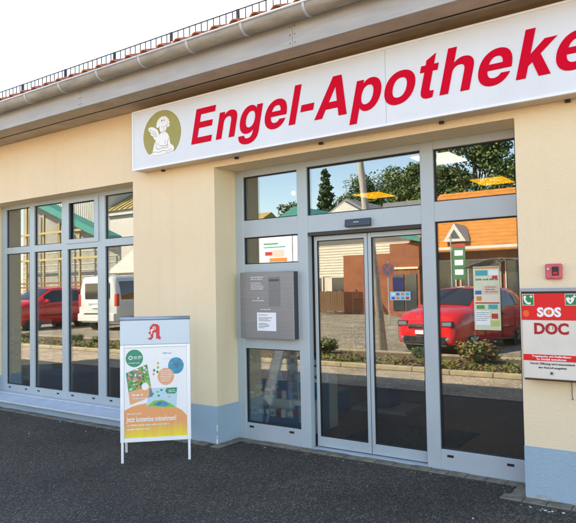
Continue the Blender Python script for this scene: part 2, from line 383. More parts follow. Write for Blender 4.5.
# ---- shop window left
FY = 0.25
def frame_bar(mb, x0, x1, z0, z1, y0, y1): mb.box(x0, x1, y0, y1, z0, z1)
win = MB()
frame = win.box(-4.40, -4.275, FY, FY+0.07, 0.17, 2.835).build('shop_window', M_alu, bld, bevel=0.003)
def wpart(name, x0, x1, z0, z1, y0=FY, y1=FY+0.07, m=M_alu, par=None, bev=0.003): return MB().box(x0, x1, y0, y1, z0, z1).build(name, m, par or frame, bevel=bev)
wpart('jamb', -1.352, -1.245, 0.17, 2.835)
cols = [(-4.275, -3.685), (-3.577, -2.948), (-2.828, -2.209), (-2.062, -1.352)]
for (a, b) in zip(cols, cols[1:]): wpart('mullion', a[1], b[0], 0.17, 2.835)
for i, (a, b) in enumerate(cols):
    wpart('bottom_rail', a, b, 0.17, 0.275, FY+.001, FY+.069); wpart('transom', a, b, 2.14, 2.232, FY+.001, FY+.069); wpart('head_rail', a, b, 2.78, 2.835, FY+.001, FY+.069)
    for (za, zb, hi) in ((0.275, 2.14, False), (2.232, 2.78, True)):
        aa, bb, zza, zzb = a, b, za, zb
        yy = FY+0.03
        if hi and i == 2:
            f = MB(); q = 0.045; f.box(a-.02, a+q, FY-.012, FY+.0, za-.02, zb+.012); f.box(b-q, b+.035, FY-.012, FY+.0, za-.02, zb+.012); f.box(a+q, b-q, FY-.0125, FY, za-.02, za+q-.01); f.box(a+q, b-q, FY-.0125, FY, zb-q+.01, zb+.012)
            f.build('sash', M_alu, frame); aa += q; bb -= q; zza += q-.01; zzb -= q-.01
        k = MB(); t_ = 0.009   # black gasket line round the pane
        k.box(aa, aa+t_, yy-.006, yy+.02, zza, zzb).box(bb-t_, bb, yy-.006, yy+.02, zza, zzb).box(aa+t_, bb-t_, yy-.006, yy+.02, zza, zza+t_).box(aa+t_, bb-t_, yy-.006, yy+.02, zzb-t_, zzb)
        k.build('gasket', M_gask_shade, frame)
        MB().box(aa+t_, bb-t_, yy, yy+0.012, zza+t_, zzb-t_).build('pane', M_glass, frame)
    for xx in (a+0.07, b-0.12): MB().box(xx, xx+0.05, FY-.002, FY+.002, 0.225, 0.243).build('drain_cap', M_dark, frame)
# sill: sloped sheet, tile row and ledge
s = MB(); s.prism([(-0.05, 0.128), (0.249, 0.165), (0.249, 0.128)], 'x', WIN[0], WIN[1]); s.build('window_sill', mat('sill_paint', (.50, .57, .64), .6, var=.1, vscale=6), bld)
s = MB(); s.prism([(-0.075, 0.100), (-0.005, 0.100), (-0.005, 0.127), (-0.075, 0.127)], 'x', WIN[0]-0.04, WIN[1]+0.03); s.build('ledge', MATS['sill_paint'], bld, bevel=0.004)
sill_m = mat('sill_tile', (0.55, 0.60, 0.66), 0.6, var=0.12, vscale=8)
st0 = None; x = WIN[0]
while x < WIN[1]-0.05:
    b_ = min(x+0.197, WIN[1]-0.002); MB().box(x+.002, b_-.002, 0.17, FY+.0, 0.158, 0.171).build('sill_tile', sill_m, bld, bevel=0.002); x += 0.2

# ---- entrance screen
EY = 0.333; ED = 0.08
ent = MB().box(0.0, 0.105, EY, EY+ED, 0.0, 2.842).build('entrance_screen', M_alu, bld, bevel=0.003)
def ep(name, x0, x1, z0, z1, y0=EY, y1=EY+ED, m=M_alu, bev=0.003, par=None): return MB().box(x0, x1, y0, y1, z0, z1).build(name, m, par or ent, bevel=bev)
ep('post', 0.80, 0.918, 0.0, 2.842); ep('post', 2.12, 2.242, 0.0, 2.842); ep('post', 2.94, 3.0335, 0.0, 2.842)
ep('head_rail', 0.105, 0.80, 2.768, 2.842, EY+.001, EY+ED-.001); ep('head_rail', 0.918, 2.12, 2.778, 2.842, EY+.001, EY+ED-.001); ep('head_rail', 2.242, 2.94, 2.768, 2.842, EY+.001, EY+ED-.001)
ep('transom', 0.105, 0.80, 2.122, 2.303, EY+.001, EY+ED-.001); ep('transom', 0.918, 2.12, 2.125, 2.295, EY+.001, EY+ED-.001); ep('transom', 2.242, 2.94, 2.135, 2.31, EY+.001, EY+ED-.001)
ep('bottom_rail', 0.105, 0.80, 0.0, 0.182, EY+.001, EY+ED-.001); ep('bottom_rail', 2.242, 2.94, 0.0, 0.185, EY+.001, EY+ED-.001)
ep('infill_panel', 0.105, 0.80, 0.958, 1.84, EY+.001, EY+ED-.001)
def pane(x0, x1, z0, z1, yy=EY+0.034, par=None):
    k = MB(); t_ = 0.010
    k.box(x0, x0+t_, yy-.012, yy+.03, z0, z1).box(x1-t_, x1, yy-.012, yy+.03, z0, z1).box(x0+t_, x1-t_, yy-.012, yy+.03, z0, z0+t_).box(x0+t_, x1-t_, yy-.012, yy+.03, z1-t_, z1)
    k.build('gasket', M_gask_shade, par or ent); MB().box(x0+t_, x1-t_, yy, yy+0.014, z0+t_, z1-t_).build('pane', M_glass, par or ent)
pane(0.105, 0.80, 2.303, 2.768); pane(0.918, 2.12, 2.295, 2.778); pane(2.242, 2.94, 2.31, 2.768)
pane(0.105, 0.80, 1.84, 2.122); pane(0.105, 0.80, 0.182, 0.958); pane(2.242, 2.94, 0.185, 2.135)
for xx, zz in ((0.15, 0.135), (0.66, 0.135), (2.30, 0.125), (2.80, 0.125)): MB().box(xx, xx+0.055, EY-.003, EY+.002, zz, zz+0.02).build('drain_cap', M_dark, ent)
ep('track_box', 0.918, 2.12, 2.095, 2.123, EY+.01, EY+ED+0.06, M_dark, 0)
ep('threshold', 0.92, 2.118, 0.0, 0.022, EY+.006, EY+0.2, M_alu, 0.002)
DY = EY+0.075
M_leaf = mat('leaf_aluminium', (0.42, 0.495, 0.525), 0.4, metal=0.2, var=0.05)
for (a, b) in ((0.945, 1.538), (1.546, 2.119)):
    leaf = MB().box(a, a+0.034, DY, DY+0.04, 0.03, 2.09).build('sliding_door', M_leaf, bld, bevel=0.002)
    for nm, q in (('stile', (b-0.034, b, 0.03, 2.09)), ('top_rail', (a+0.034, b-0.034, 2.045, 2.09)), ('bottom_rail', (a+0.034, b-0.034, 0.03, 0.125))):
        MB().box(q[0], q[1], DY+.0008, DY+0.039, q[2], q[3]).build(nm, M_leaf, leaf, bevel=0.002)
    k = MB(); x0, x1, z0, z1, t_, yy = a+0.034, b-0.034, 0.125, 2.045, 0.007, DY+0.014
    k.box(x0, x0+t_, yy-.008, yy+.02, z0, z1).box(x1-t_, x1, yy-.008, yy+.02, z0, z1).box(x0+t_, x1-t_, yy-.008, yy+.02, z0, z0+t_).box(x0+t_, x1-t_, yy-.008, yy+.02, z1-t_, z1)
    k.build('gasket', M_gask_shade, leaf); MB().box(x0+t_, x1-t_, yy, yy+0.01, z0+t_, z1-t_).build('pane', M_glass, leaf)
sens = MB(); sens.prism([(EY-0.055, 2.150), (EY-0.0005, 2.142), (EY-0.0005, 2.222), (EY-0.045, 2.216)], 'x', 1.372, 1.630)
sens = tag(sens.build('door_sensor', mat('sensor_black', (0.03, 0.045, 0.065), 0.2), None, bevel=0.004), 'dark door sensor bar fixed above the sliding doors', 'sensor')
MB().box(1.470, 1.525, EY-0.056, EY-0.050, 2.182, 2.190).build('logo_mark', M_zlip, sens)

# ================================================================== SHOP SIGN
SY = -0.18
sign = thing('shop_sign', 'long white sign box reading Engel-Apotheke in red above the entrance', 'sign', (2.06, 0, 2.905))
MB().box(-1.033, 5.15, SY+0.012, -0.003, 2.905, 3.556).build('housing', mat('sign_housing', (0.62, 0.52, 0.40), 0.5, metal=0.1, var=0.08, vscale=4), sign, bevel=0.004)
for a, b in ((-1.017, 2.0585), (2.0615, 5.135)): MB().box(a, b, SY-0.001, SY+0.0125, 2.922, 3.540).build('face_panel', M_white, sign)
fr = MB(); fr.box(-1.036, -1.017, SY-0.008, SY+0.02, 2.903, 3.559); fr.box(5.135, 5.153, SY-0.008, SY+0.02, 2.903, 3.559)
fr.box(-1.017, 5.135, SY-0.0078, SY+0.02, 2.903, 2.922); fr.box(-1.017, 5.135, SY-0.0078, SY+0.02, 3.540, 3.559); fr.build('edge_trim', M_wframe, sign)
# letters
def path(d):
    loops = []; cur = []; tok = d.replace(',', ' ').split(); i = 0; cmd = None
    while i < len(tok):
        t = tok[i]
        if t in 'MLCZ': cmd = t; i += 1
        if cmd == 'Z': loops.append(cur); cur = []; continue
        if cmd in 'ML': cur.append((float(tok[i]), float(tok[i+1]))); i += 2
        elif cmd == 'C':
            p0 = cur[-1]; p1, p2, p3 = [(float(tok[i+2*k]), float(tok[i+2*k+1])) for k in range(3)]; i += 6
            for k in range(1, 10):
                t_ = k/9; u_ = 1-t_
                cur.append(tuple(u_**3*p0[j]+3*u_*u_*t_*p1[j]+3*u_*t_*t_*p2[j]+t_**3*p3[j] for j in (0, 1)))
    return loops
ARCH = 'C 480 546 546 475 546 350 L 546 0 L 406 0 L 406 320 C 406 395 375 430 312 430 C 250 430 205 385 205 310 L 205 0 Z'
GL = {
 'E': 'M 73 0 L 73 718 L 607 718 L 607 596 L 218 596 L 218 438 L 578 438 L 578 318 L 218 318 L 218 123 L 622 123 L 622 0 Z',
 'n': 'M 65 0 L 65 532 L 198 532 L 198 454 C 235 512 290 546 362 546 ' + ARCH,
 'h': 'M 65 0 L 65 718 L 205 718 L 205 462 C 240 515 295 546 362 546 ' + ARCH,
 'g': 'M 546 532 L 413 532 L 413 455 C 380 515 325 546 260 546 C 125 546 35 430 35 270 C 35 105 125 0 255 0 C 320 0 375 28 406 80 L 406 30 C 406 -50 365 -92 295 -92 C 238 -92 203 -72 196 -30 L 55 -30 C 65 -140 155 -205 295 -205 C 455 -205 546 -120 546 20 Z M 295 432 C 220 432 178 370 178 273 C 178 178 220 115 292 115 C 368 115 408 178 408 275 C 408 370 368 432 295 432 Z',
 'e': 'M 528 225 L 167 225 C 172 150 215 100 285 100 C 335 100 368 122 385 160 L 518 160 C 490 55 405 -14 281 -14 C 125 -14 23 95 23 264 C 23 430 128 546 280 546 C 440 546 532 430 528 225 Z M 170 318 L 382 318 C 375 390 335 432 277 432 C 217 432 178 390 170 318 Z',
 'l': 'M 69 0 L 69 718 L 209 718 L 209 0 Z',
 '-': 'M 30 200 L 30 325 L 305 325 L 305 200 Z',
 'A': 'M 20 0 L 270 718 L 440 718 L 690 0 L 530 0 L 480 150 L 225 150 L 178 0 Z M 265 270 L 440 270 L 354 540 Z',
 'p': 'M 65 -207 L 65 532 L 198 532 L 198 455 C 232 515 288 546 355 546 C 485 546 578 430 578 266 C 578 105 487 -14 355 -14 C 290 -14 240 15 205 68 L 205 -207 Z M 318 432 C 245 432 203 370 203 266 C 203 165 245 102 318 102 C 392 102 434 165 434 266 C 434 370 392 432 318 432 Z',
 'o': 'M 305 546 C 470 546 578 435 578 266 C 578 97 470 -14 305 -14 C 140 -14 34 97 34 266 C 34 435 140 546 305 546 Z M 305 430 C 225 430 178 370 178 266 C 178 162 225 102 305 102 C 387 102 434 162 434 266 C 434 370 387 430 305 430 Z',
 't': 'M 97 425 L 20 425 L 20 532 L 97 532 L 97 610 L 237 700 L 237 532 L 318 532 L 318 425 L 237 425 L 237 160 C 237 118 250 106 285 106 L 318 108 L 318 2 C 295 -6 270 -9 240 -9 C 140 -9 97 40 97 130 Z',
 'k': 'M 69 0 L 69 718 L 209 718 L 209 340 L 375 532 L 545 532 L 355 325 L 560 0 L 395 0 L 258 225 L 209 172 L 209 0 Z'}
U_ = 0.000488
SPOT = [('E', -.141), ('n', .194), ('g', .479), ('e', .783), ('l', 1.08), ('-', 1.19), ('A', 1.36), ('p', 1.737), ('o', 2.024), ('t', 2.318), ('h', 2.523), ('e', 2.805), ('k', 3.105), ('e', 3.359)]
M_halo = mat('white_letter_edge', (0.84, 0.85, 0.87), 0.4)
for ch_, x0 in SPOT:
    lp = path(GL[ch_]); mx_ = min(q[0] for q in lp[0])
    lp = [[((px-mx_)*U_ + py*U_*0.231, py*U_) for px, py in l] for l in lp]
    curve_mesh('letter', lp, 0.006, M_sred, sign, Matrix.Translation((-2.06, 0, -2.905)) @ facing_front(x0, SY-0.004, 3.068))
# emblem: olive oval cut off below, plain white winged child figure
em = [(-0.573+0.285*math.cos(R(a)), 3.238+0.262*math.sin(R(a))) for a in range(-48, 229, 6)]
base = Matrix.Translation((-2.06, 0, -2.905)) @ facing_front(0, 0, 0)
def flat(name, loops, y, m, par, th=0.002, b=base): return curve_mesh(name, loops, th, m, par, b @ Matrix.Translation((0, 0, -y)))
emb = flat('emblem', [em], SY-0.002, M_olive, sign)
def sm(pts, n=6):
    out = []; N = len(pts)
    for i in range(N):
        p0, p1, p2, p3 = pts[i-1], pts[i], pts[(i+1) % N], pts[(i+2) % N]
        for k in range(n):
            t = k/n; out.append(tuple(0.5*((2*p1[j])+(-p0[j]+p2[j])*t+(2*p0[j]-5*p1[j]+4*p2[j]-p3[j])*t*t+(-p0[j]+3*p1[j]-3*p2[j]+p3[j])*t**3) for j in (0, 1)))
    return out
E_ = lambda pts: [(-0.573+x*0.1, 3.238+z*0.1) for x, z in pts]
def stroke(pts, wd=0.006, y=SY-0.0058):
    q = E_(pts); mb = MB()
    for (ax, az), (bx, bz) in zip(q, q[1:]):
        dx, dz = bx-ax, bz-az; L = math.hypot(dx, dz) or 1; nx_, nz_ = -dz/L*wd/2, dx/L*wd/2
        mb.prism([(ax+nx_, az+nz_), (bx+nx_, bz+nz_), (bx-nx_, bz-nz_), (ax-nx_, az-nz_)], 'y', y, y+0.001)
    mb.build('drawn_line', M_olive, emb)
# seated child with a wing, arms folded in front, curly hair
flat('figure', [sm(E_([(-2.0, -1.95), (-1.45, -1.75), (-1.25, -1.2), (-0.95, -0.55), (-0.55, -0.05), (-0.05, 0.2), (0.45, 0.22), (0.85, 0.05), (1.15, -0.45), (1.3, -1.1), (1.75, -1.45), (1.75, -1.9), (0.9, -2.0), (0, -2.12), (-1, -2.05)]))], SY-0.0042, M_print, emb)
flat('head', [sm(E_([(-0.38, 0.85), (-0.28, 0.45), (0.05, 0.12), (0.4, 0.12), (0.72, 0.42), (0.84, 0.85), (0.7, 1.25), (0.2, 1.4), (-0.25, 1.25)]))], SY-0.0044, M_print, emb)
cur_ = [(0.22+0.78*math.cos(R(a))*1.0, 1.02+0.72*math.sin(R(a))) for a in range(-10, 200, 21)]
for i, (cx_, cz_) in enumerate(cur_): flat('curl', [E_(ell(cx_, cz_, .24, .22, n=12))], SY-0.0047-.00002*i, M_print, emb)
for (cx_, cz_) in ((-.1, 1.45), (.25, 1.55), (.6, 1.42)): flat('curl', [E_(ell(cx_, cz_, .25, .2, n=12))], SY-0.0049, M_print, emb)
flat('wing', [sm(E_([(-0.75, -0.45), (-1.15, -0.3), (-1.3, 0.0), (-1.65, 0.2), (-1.7, 0.5), (-2.0, 0.75), (-1.95, 1.02), (-1.5, 1.05), (-0.95, 0.85), (-0.5, 0.45), (-0.45, 0.05)]))], SY-0.0046, M_print, emb)
def arc(cx_, cz_, r_, a0, a1, n=7): return [(cx_+r_*math.cos(R(a0+(a1-a0)*i/n)), cz_+r_*math.sin(R(a0+(a1-a0)*i/n))) for i in range(n+1)]
for i, (cx_, cz_) in enumerate(cur_[::2]): stroke(arc(cx_, cz_, .15, 20+40*i, 250+40*i), .0045)
for (cx_, cz_) in ((-.1, 1.42), (.3, 1.5), (.62, 1.35)): stroke(arc(cx_, cz_, .13, 0, 220), .0045)
stroke(arc(0.22, 0.75, .56, 155, 385, 14), .0045)
stroke([(0.0, 0.82), (0.1, 0.86), (0.2, 0.82)], .006); stroke([(0.42, 0.82), (0.53, 0.86), (0.62, 0.82)], .006); stroke([(0.32, 0.8), (0.38, 0.6), (0.3, 0.57)], .0045); stroke(arc(.32, .47, .11, 200, 340, 4), .006)
stroke([(-0.95, -0.6), (-0.75, -1.0), (-0.85, -1.3), (-0.6, -1.5), (0.1, -1.42), (0.75, -1.5)], .006); stroke([(1.1, -0.5), (0.85, -0.9), (0.9, -1.2), (0.3, -1.25), (-0.3, -1.15)], .006); stroke([(0.75, -1.5), (0.95, -1.38), (0.85, -1.2)], .006)
stroke([(-0.5, -0.75), (-0.42, -1.1)], .005); stroke([(0.55, -0.6), (0.5, -1.0)], .005)
stroke([(-1.8, 0.8), (-1.2, 0.5), (-0.7, 0.2)], .005); stroke([(-1.55, 0.4), (-1.05, 0.2), (-0.7, -0.02)], .005); stroke([(-1.2, 0.05), (-0.9, -0.05), (-0.7, -0.2)], .005)
stroke([(-1.7, -1.85), (-1.1, -1.7), (-0.5, -1.82), (0.2, -1.72), (0.8, -1.85), (1.5, -1.7)], .005)
# small bolts and the shadow-line fixings below the sign
for xx in (-0.75, 0.3, 1.3, 2.45, 3.4): MB().box(xx, xx+0.035, -0.03, -0.004, 2.885, 2.9045).build('fixing', M_dark, sign)

# ================================================================== STEEL NIGHT HATCH
nh = thing('letterbox_panel', 'brushed steel letterbox and night bell panel with a white notice, left of the sliding doors', 'letterbox', (0.45, EY, 1.07))
MB().box(0.118, 0.795, 0.262, EY-.0005, 1.075, 1.748).build('housing', M_steeld, nh)
MB().box(0.112, 0.795, 0.255, 0.2625, 1.07, 1.751).build('front_plate', M_steel, nh, bevel=0.003)
MB().box(0.485, 0.630, 0.2535, 0.2555, 1.40, 1.70).build('bell_plate', mat('steel_inset', (0.22, 0.23, 0.24), 0.5, metal=0.65, var=0.1, vscale=5, stretch=(0.4, 1, 14)), nh)
MB().box(0.495, 0.615, 0.249, 0.2536, 1.655, 1.675).build('slot_flap', M_steeld, nh)
MB().box(0.333, 0.575, 0.2535, 0.2552, 1.152, 1.338).build('notice', M_paper, nh)
tx = MB()
def glyphs(x0, wl, h):
    x = x0; n_ = rnd.randint(3, 9)
    while x < x0+wl:
        gw = h*rnd.choice([.22, .5, .55, .6, .6]); tall = rnd.random() < .35
        yield x, gw*.8, 0, h*(1.0 if tall else .72)
        x += gw+h*.12; n_ -= 1
        if n_ == 0: x += h*.5; n_ = rnd.randint(3, 9)
def lines(mb, x0, z0, ws, dz, h, y):
    for i, wl in enumerate(ws):
        for gx, gw, g0, gh in glyphs(x0, wl, h): mb.box(gx, gx+gw, y, y+0.0008, z0-i*dz+g0, z0-i*dz+g0+gh)
lines(tx, 0.355, 1.31, [0.11, 0.0, 0.17, 0.12, 0.15, 0.0, 0.10, 0.14, 0.12, 0.07], 0.0145, 0.007, 0.2525); tx.build('print', M_ink, nh)
tx = MB(); lines(tx, 0.255, 1.695, [0.17, 0.15, 0.0, 0.12, 0.15, 0.17, 0.16], 0.02, 0.009, 0.2540); lines(tx, 0.27, 1.455, [0.15], 0.02, 0.010, 0.2540); lines(tx, 0.375, 1.365, [0.13], 0.02, 0.010, 0.2540)
tx.build('print', M_print, nh)
MB().box(0.345, 0.360, 0.251, 0.2552, 1.478, 1.490).build('bell_button', M_print, nh)

# ================================================================== SOS CABINET, ALARM BOX
sc = thing('emergency_cabinet', 'red and off-white emergency cabinet marked SOS DOC on the right pier', 'cabinet', (3.27, 0, 0.9))
cx0, cx1, cy = 3.072, 3.468, -0.115
MB().box(cx0, cx1, cy, -0.0005, 0.905, 1.530).build('housing', M_cabw, sc, bevel=0.006)
MB().box(cx0-0.003, cx1+0.003, cy-0.012, -0.0008, 1.5302, 1.553).build('cap', mat('cap_grey', (0.33, 0.35, 0.38), 0.4), sc)
MB().box(cx0+0.001, cx1-0.001, cy-0.0022, cy+0.001, 1.515, 1.5295).build('dark_band', M_dark, sc)
MB().box(cx0-0.001, cx1+0.001, cy-0.0025, cy+0.003, 1.325, 1.5145).build('red_band', M_cabr, sc)
MB().box(cx0+0.004, cx1-0.004, cy-0.0022, cy+0.001, 1.034, 1.079).build('red_strip', M_cabr, sc)
MB().box(cx0+0.006, cx1-0.006, cy+0.01, -0.001, 0.893, 0.9048).build('base_rail', M_dark, sc)
scm = Matrix.Translation((-3.27, 0, -0.9))
def sct(name, body, x, z, size, m, bold=0, align='CENTER', sx=1, y=cy-0.003): return text(name, body, size, m, sc, scm @ facing_front(x, y, z), bold=bold, align=align, sx=sx)
sct('lettering', 'SOS', 3.262, 1.352, 0.088, M_print, 0.0042, sx=1.05); sct('lettering', 'DOC', 3.272, 1.228, 0.106, M_docr, 0.0042, sx=0.98, y=cy-0.0012)
flat('beacon', [ell(3.262, 1.383, 0.012, 0.016)], cy-0.0045, mat('orange_lens', (0.9, 0.2, 0.04), 0.3), sc, b=scm @ facing_front(0, 0, 0))
flat('beacon', [ell(3.105, 1.372, 0.022, 0.024)], cy-0.0032, mat('orange_glow_print', (0.85, 0.12, 0.03), 0.4), sc, b=scm @ facing_front(0, 0, 0))
b3 = scm @ facing_front(0, 0, 0)
for gx in (3.081, 3.372):
    pl = MB().box(gx, gx+0.082, cy-0.0045, cy-0.002, 1.430, 1.511).build('white_border', M_print, sc)
    MB().box(gx+0.003, gx+0.079, cy-0.0055, cy-0.004, 1.433, 1.508).build('pictogram_sign', M_green, sc)
    if gx < 3.2:
        flat('handset', [sm([(gx+x*.082, 1.43+z*.081) for x, z in [(.13, .80), (.28, .86), (.36, .68), (.27, .6), (.42, .33), (.55, .26), (.70, .27), (.72, .14), (.5, .08), (.27, .25), (.14, .52)]], 4)], cy-0.0062, M_print, sc, b=b3)
    else:
        flat('heart', [sm([(gx+x*.082, 1.43+z*.081) for x, z in [(.42, .12), (.12, .45), (.14, .66), (.3, .72), (.42, .6), (.55, .72), (.70, .66), (.72, .45)]], 4)], cy-0.0062, M_print, sc, b=b3)
        flat('bolt', [[(gx+x*.082, 1.43+z*.081) for x, z in [(.46, .58), (.32, .40), (.42, .40), (.38, .22), (.53, .44), (.43, .44)]]], cy-0.0072, M_green, sc, b=b3)
    MB().box(gx+0.060, gx+0.066, cy-0.0070, cy-0.005, 1.482, 1.504).box(gx+0.052, gx+0.074, cy-0.0069, cy-0.005, 1.490, 1.496).build('cross', M_print, sc)
sct('lettering', 'Tragetasche mit Defibrillator', 3.268, 1.0605, 0.0185, M_print, 0.0006, sx=1.22); sct('lettering', 'im Notfall entnehmen', 3.268, 1.0405, 0.0185, M_print, 0.0006, sx=1.22)
sct('lettering', 'Durch \u00d6ffnung wird automatisch', 3.272, 1.008, 0.0185, M_ink, 0.0005, sx=1.22, y=cy-0.0012); sct('lettering', 'der Notruf ausgel\u00f6st', 3.272, 0.981, 0.0185, M_ink, 0.0005, sx=1.22, y=cy-0.0012)
sct('lettering', '1 1', 3.271, 1.258, 0.032, M_docr, 0.0005, y=cy-0.0012)
MB().box(3.252, 3.282, cy-0.003, cy+0.001, 0.935, 0.962).build('latch_plate', M_zlip, sc); flat('lock', [ell(3.267, 0.949, 0.008, 0.008)], cy-0.004, M_ink, sc, b=b3)
wire = MB().tube([(3.375, -0.02, 0.892), (3.377, -0.012, 0.84), (3.374, -0.010, 0.79), (3.383, -0.016, 0.755), (3.372, -0.02, 0.762)], 0.0025, 6).build('cable', M_dark, sc, smooth=True)
al = thing('alarm_box', 'small pinkish red call point box on the wall above the cabinet', 'alarm box', (3.285, 0, 1.615))
MB().box(3.228, 3.340, -0.045, -0.0005, 1.616, 1.728).build('housing', mat('faded_red_plastic', (0.62, 0.10, 0.13), 0.45, var=0.15, vscale=20), al, bevel=0.008)
MB().box(3.275, 3.322, -0.0475, -0.044, 1.642, 1.706).build('window', M_dark, al, bevel=0.001)
MB().box(3.284, 3.313, -0.0490, -0.047, 1.652, 1.668).build('label_plate', M_cabr, al)
MB().tube([(3.250, -0.044, 1.690), (3.250, -0.052, 1.690)], 0.009, 12).build('lock', M_zlip, al)

# ================================================================== PAVEMENT A-BOARD
ab = thing('pavement_sign', 'white framed A-board with orange and green poster beside the left pier', 'A-board', (-0.309, -0.983, 0.004), math.atan2(0.435, 0.443))
# local: x along the board, -y to the viewer, lean back slightly
LEAN = 0.045
lm = Matrix.Rotation(-LEAN, 4, 'X')
def abox(name, x0, x1, z0, z1, y0, y1, m, bev=0.003, xf=lm): return MB().box(x0, x1, y0, y1, z0, z1, xf=xf).build(name, m, ab, world=False, bevel=bev)
BW = 0.632
M_abf = mat('board_white_alu', (0.78, 0.80, 0.83), 0.35, metal=0.1, var=0.03)
abox('stile', -0.004, 0.032, 0.186, 1.075, -0.014, 0.012, M_abf); abox('stile', BW-0.028, BW+0.008, 0.186, 1.075, -0.014, 0.012, M_abf)
abox('leg', 0.002, 0.026, 0.0, 0.1858, -0.012, 0.010, M_abf); abox('leg', BW-0.022, BW+0.002, 0.0, 0.1858, -0.012, 0.010, M_abf)
abox('rail', 0.032, BW-0.028, 0.186, 0.222, -0.0135, 0.0115, M_abf); abox('rail', 0.032, BW-0.028, 1.050, 1.075, -0.0135, 0.0115, M_abf)
M_head = mat('header_pale', (0.58, 0.66, 0.72), 0.4, var=0.03)
abox('header', -0.004, BW+0.008, 1.077, 1.318, -0.012, 0.010, M_head); 
MB().tube([lm @ Vector((-0.006, -0.003, 1.318)), lm @ Vector((BW+0.010, -0.003, 1.318))], 0.019, 14).build('top_roll', mat('blue_grey_roll', (0.30, 0.40, 0.52), 0.3, metal=0.3), ab, world=False, smooth=True)
abox('backing', 0.03, BW-0.026, 0.22, 1.055, -0.004, 0.008, M_abf, 0)
def ashape(name, loops, m, lay, th=0.0006):
    return curve_mesh(name, loops, th, m, ab, lm @ Matrix.Translation((0, -0.0048-0.0009*lay, 0)) @ Matrix.Rotation(R(90), 4, 'X'))
poster = ashape('poster', [[(0.033, 0.223), (BW-0.029, 0.223), (BW-0.029, 1.049), (0.033, 1.049)]], mat('poster_white', (0.80, 0.79, 0.80), 0.35), 0)
A_or = mat('poster_orange', (0.80, 0.33, 0.12), 0.4)
# the orange hill runs out to yellow at the foot (print)
nt = A_or.node_tree; b_ = nt.nodes['Principled BSDF']; tc = nt.nodes.new('ShaderNodeTexCoord'); sp_ = nt.nodes.new('ShaderNodeSeparateXYZ')
rr = nt.nodes.new('ShaderNodeValToRGB'); ns = nt.nodes.new('ShaderNodeTexNoise'); ns.inputs['Scale'].default_value = 40; mp = nt.nodes.new('ShaderNodeMapping'); mp.inputs['Scale'].default_value = (1, 1, 0.05)
ad = nt.nodes.new('ShaderNodeMath'); ad.operation = 'MULTIPLY_ADD'; ad.inputs[1].default_value = 0.12
nt.links.new(tc.outputs['Object'], sp_.inputs[0]); nt.links.new(tc.outputs['Object'], mp.inputs[0]); nt.links.new(mp.outputs[0], ns.inputs['Vector'])
nt.links.new(ns.outputs[0], ad.inputs[0]); nt.links.new(sp_.outputs[2], ad.inputs[2]); nt.links.new(ad.outputs[0], rr.inputs[0]); nt.links.new(rr.outputs[0], b_.inputs['Base Color'])
ce = rr.color_ramp.elements; ce[0].position = 0.27; ce[0].color = (0.85, 0.68, 0.02, 1); ce[1].position = 0.42; ce[1].color = (0.80, 0.33, 0.12, 1)
ashape('poster_hill', [[(0.033, 0.224), (BW-0.029, 0.224), (BW-0.029, 0.405)] + [(.56, .455), (.50, .49), (.43, .515), (.34, .532), (.25, .536), (.16, .525), (.09, .505)] + [(0.033, 0.475)]], A_or, 1)
A_gr = mat('poster_green', (0.0, 0.24, 0.13), 0.4); A_bl = mat('poster_blue', (0.01, 0.27, 0.45), 0.4, var=0.5, vscale=22); A_or2 = mat('poster_peach', (0.80, 0.36, 0.17), 0.4)
A_lb = mat('poster_pale_blue', (0.42, 0.62, 0.72), 0.4); A_lg = mat('poster_lime', (0.25, 0.45, 0.04), 0.4); A_mix = mat('poster_leaf_print', (0.10, 0.36, 0.10), 0.4, var=0.9, vscale=28, c2=(0.02, 0.12, 0.05))
ashape('poster_circle', [ell(0.125, 0.952, 0.079, 0.081)], A_gr, 1); ashape('poster_circle', [ell(0.506, 0.872, 0.073, 0.077)], A_bl, 1); ashape('poster_circle', [ell(0.412, 0.775, 0.076, 0.079)], A_or2, 2)
ashape('poster_ring', [ell(0.091, 0.957, 0.019, 0.019), ell(0.091, 0.957, 0.012, 0.012)], M_print, 2)
# tilted brochure
q = [(0.048, 0.818), (0.240, 0.893), (0.292, 0.598), (0.085, 0.527)]
ashape('poster_brochure', [q], A_mix, 2)
def lerp(a, b, t): return (a[0]+(b[0]-a[0])*t, a[1]+(b[1]-a[1])*t)
ashape('poster_brochure_band', [[lerp(q[0], q[3], .60), lerp(q[1], q[2], .66), q[2], q[3]]], A_or2, 3)
ashape('poster_brochure_band', [[q[0], lerp(q[0], q[1], .45), lerp(lerp(q[0], q[1], .45), lerp(q[3], q[2], .45), .28), lerp(q[0], q[3], .28)]], A_gr, 3)
for k in range(60):
    u_, v_ = rnd.uniform(.08, .95), rnd.uniform(.05, .58); c0 = lerp(lerp(q[0], q[1], u_), lerp(q[3], q[2], u_), v_)
    a = rnd.uniform(0, 6.28); r_ = rnd.uniform(.014, .03)
    ashape('poster_leaf', [[(c0[0]+r_*math.cos(a+t)*(1 if i % 2 else .45), c0[1]+r_*math.sin(a+t)*(1 if i % 2 else .45)) for i, t in enumerate([0, 1.57, 3.14, 4.71])]], rnd.choice([A_lg, A_gr, A_or2, M_print, mat('poster_pink', (0.6, 0.2, 0.18), 0.4), A_lg]), 4)
ashape('poster_circle', [ell(0.222, 0.690, 0.033, 0.034)], M_print, 5)
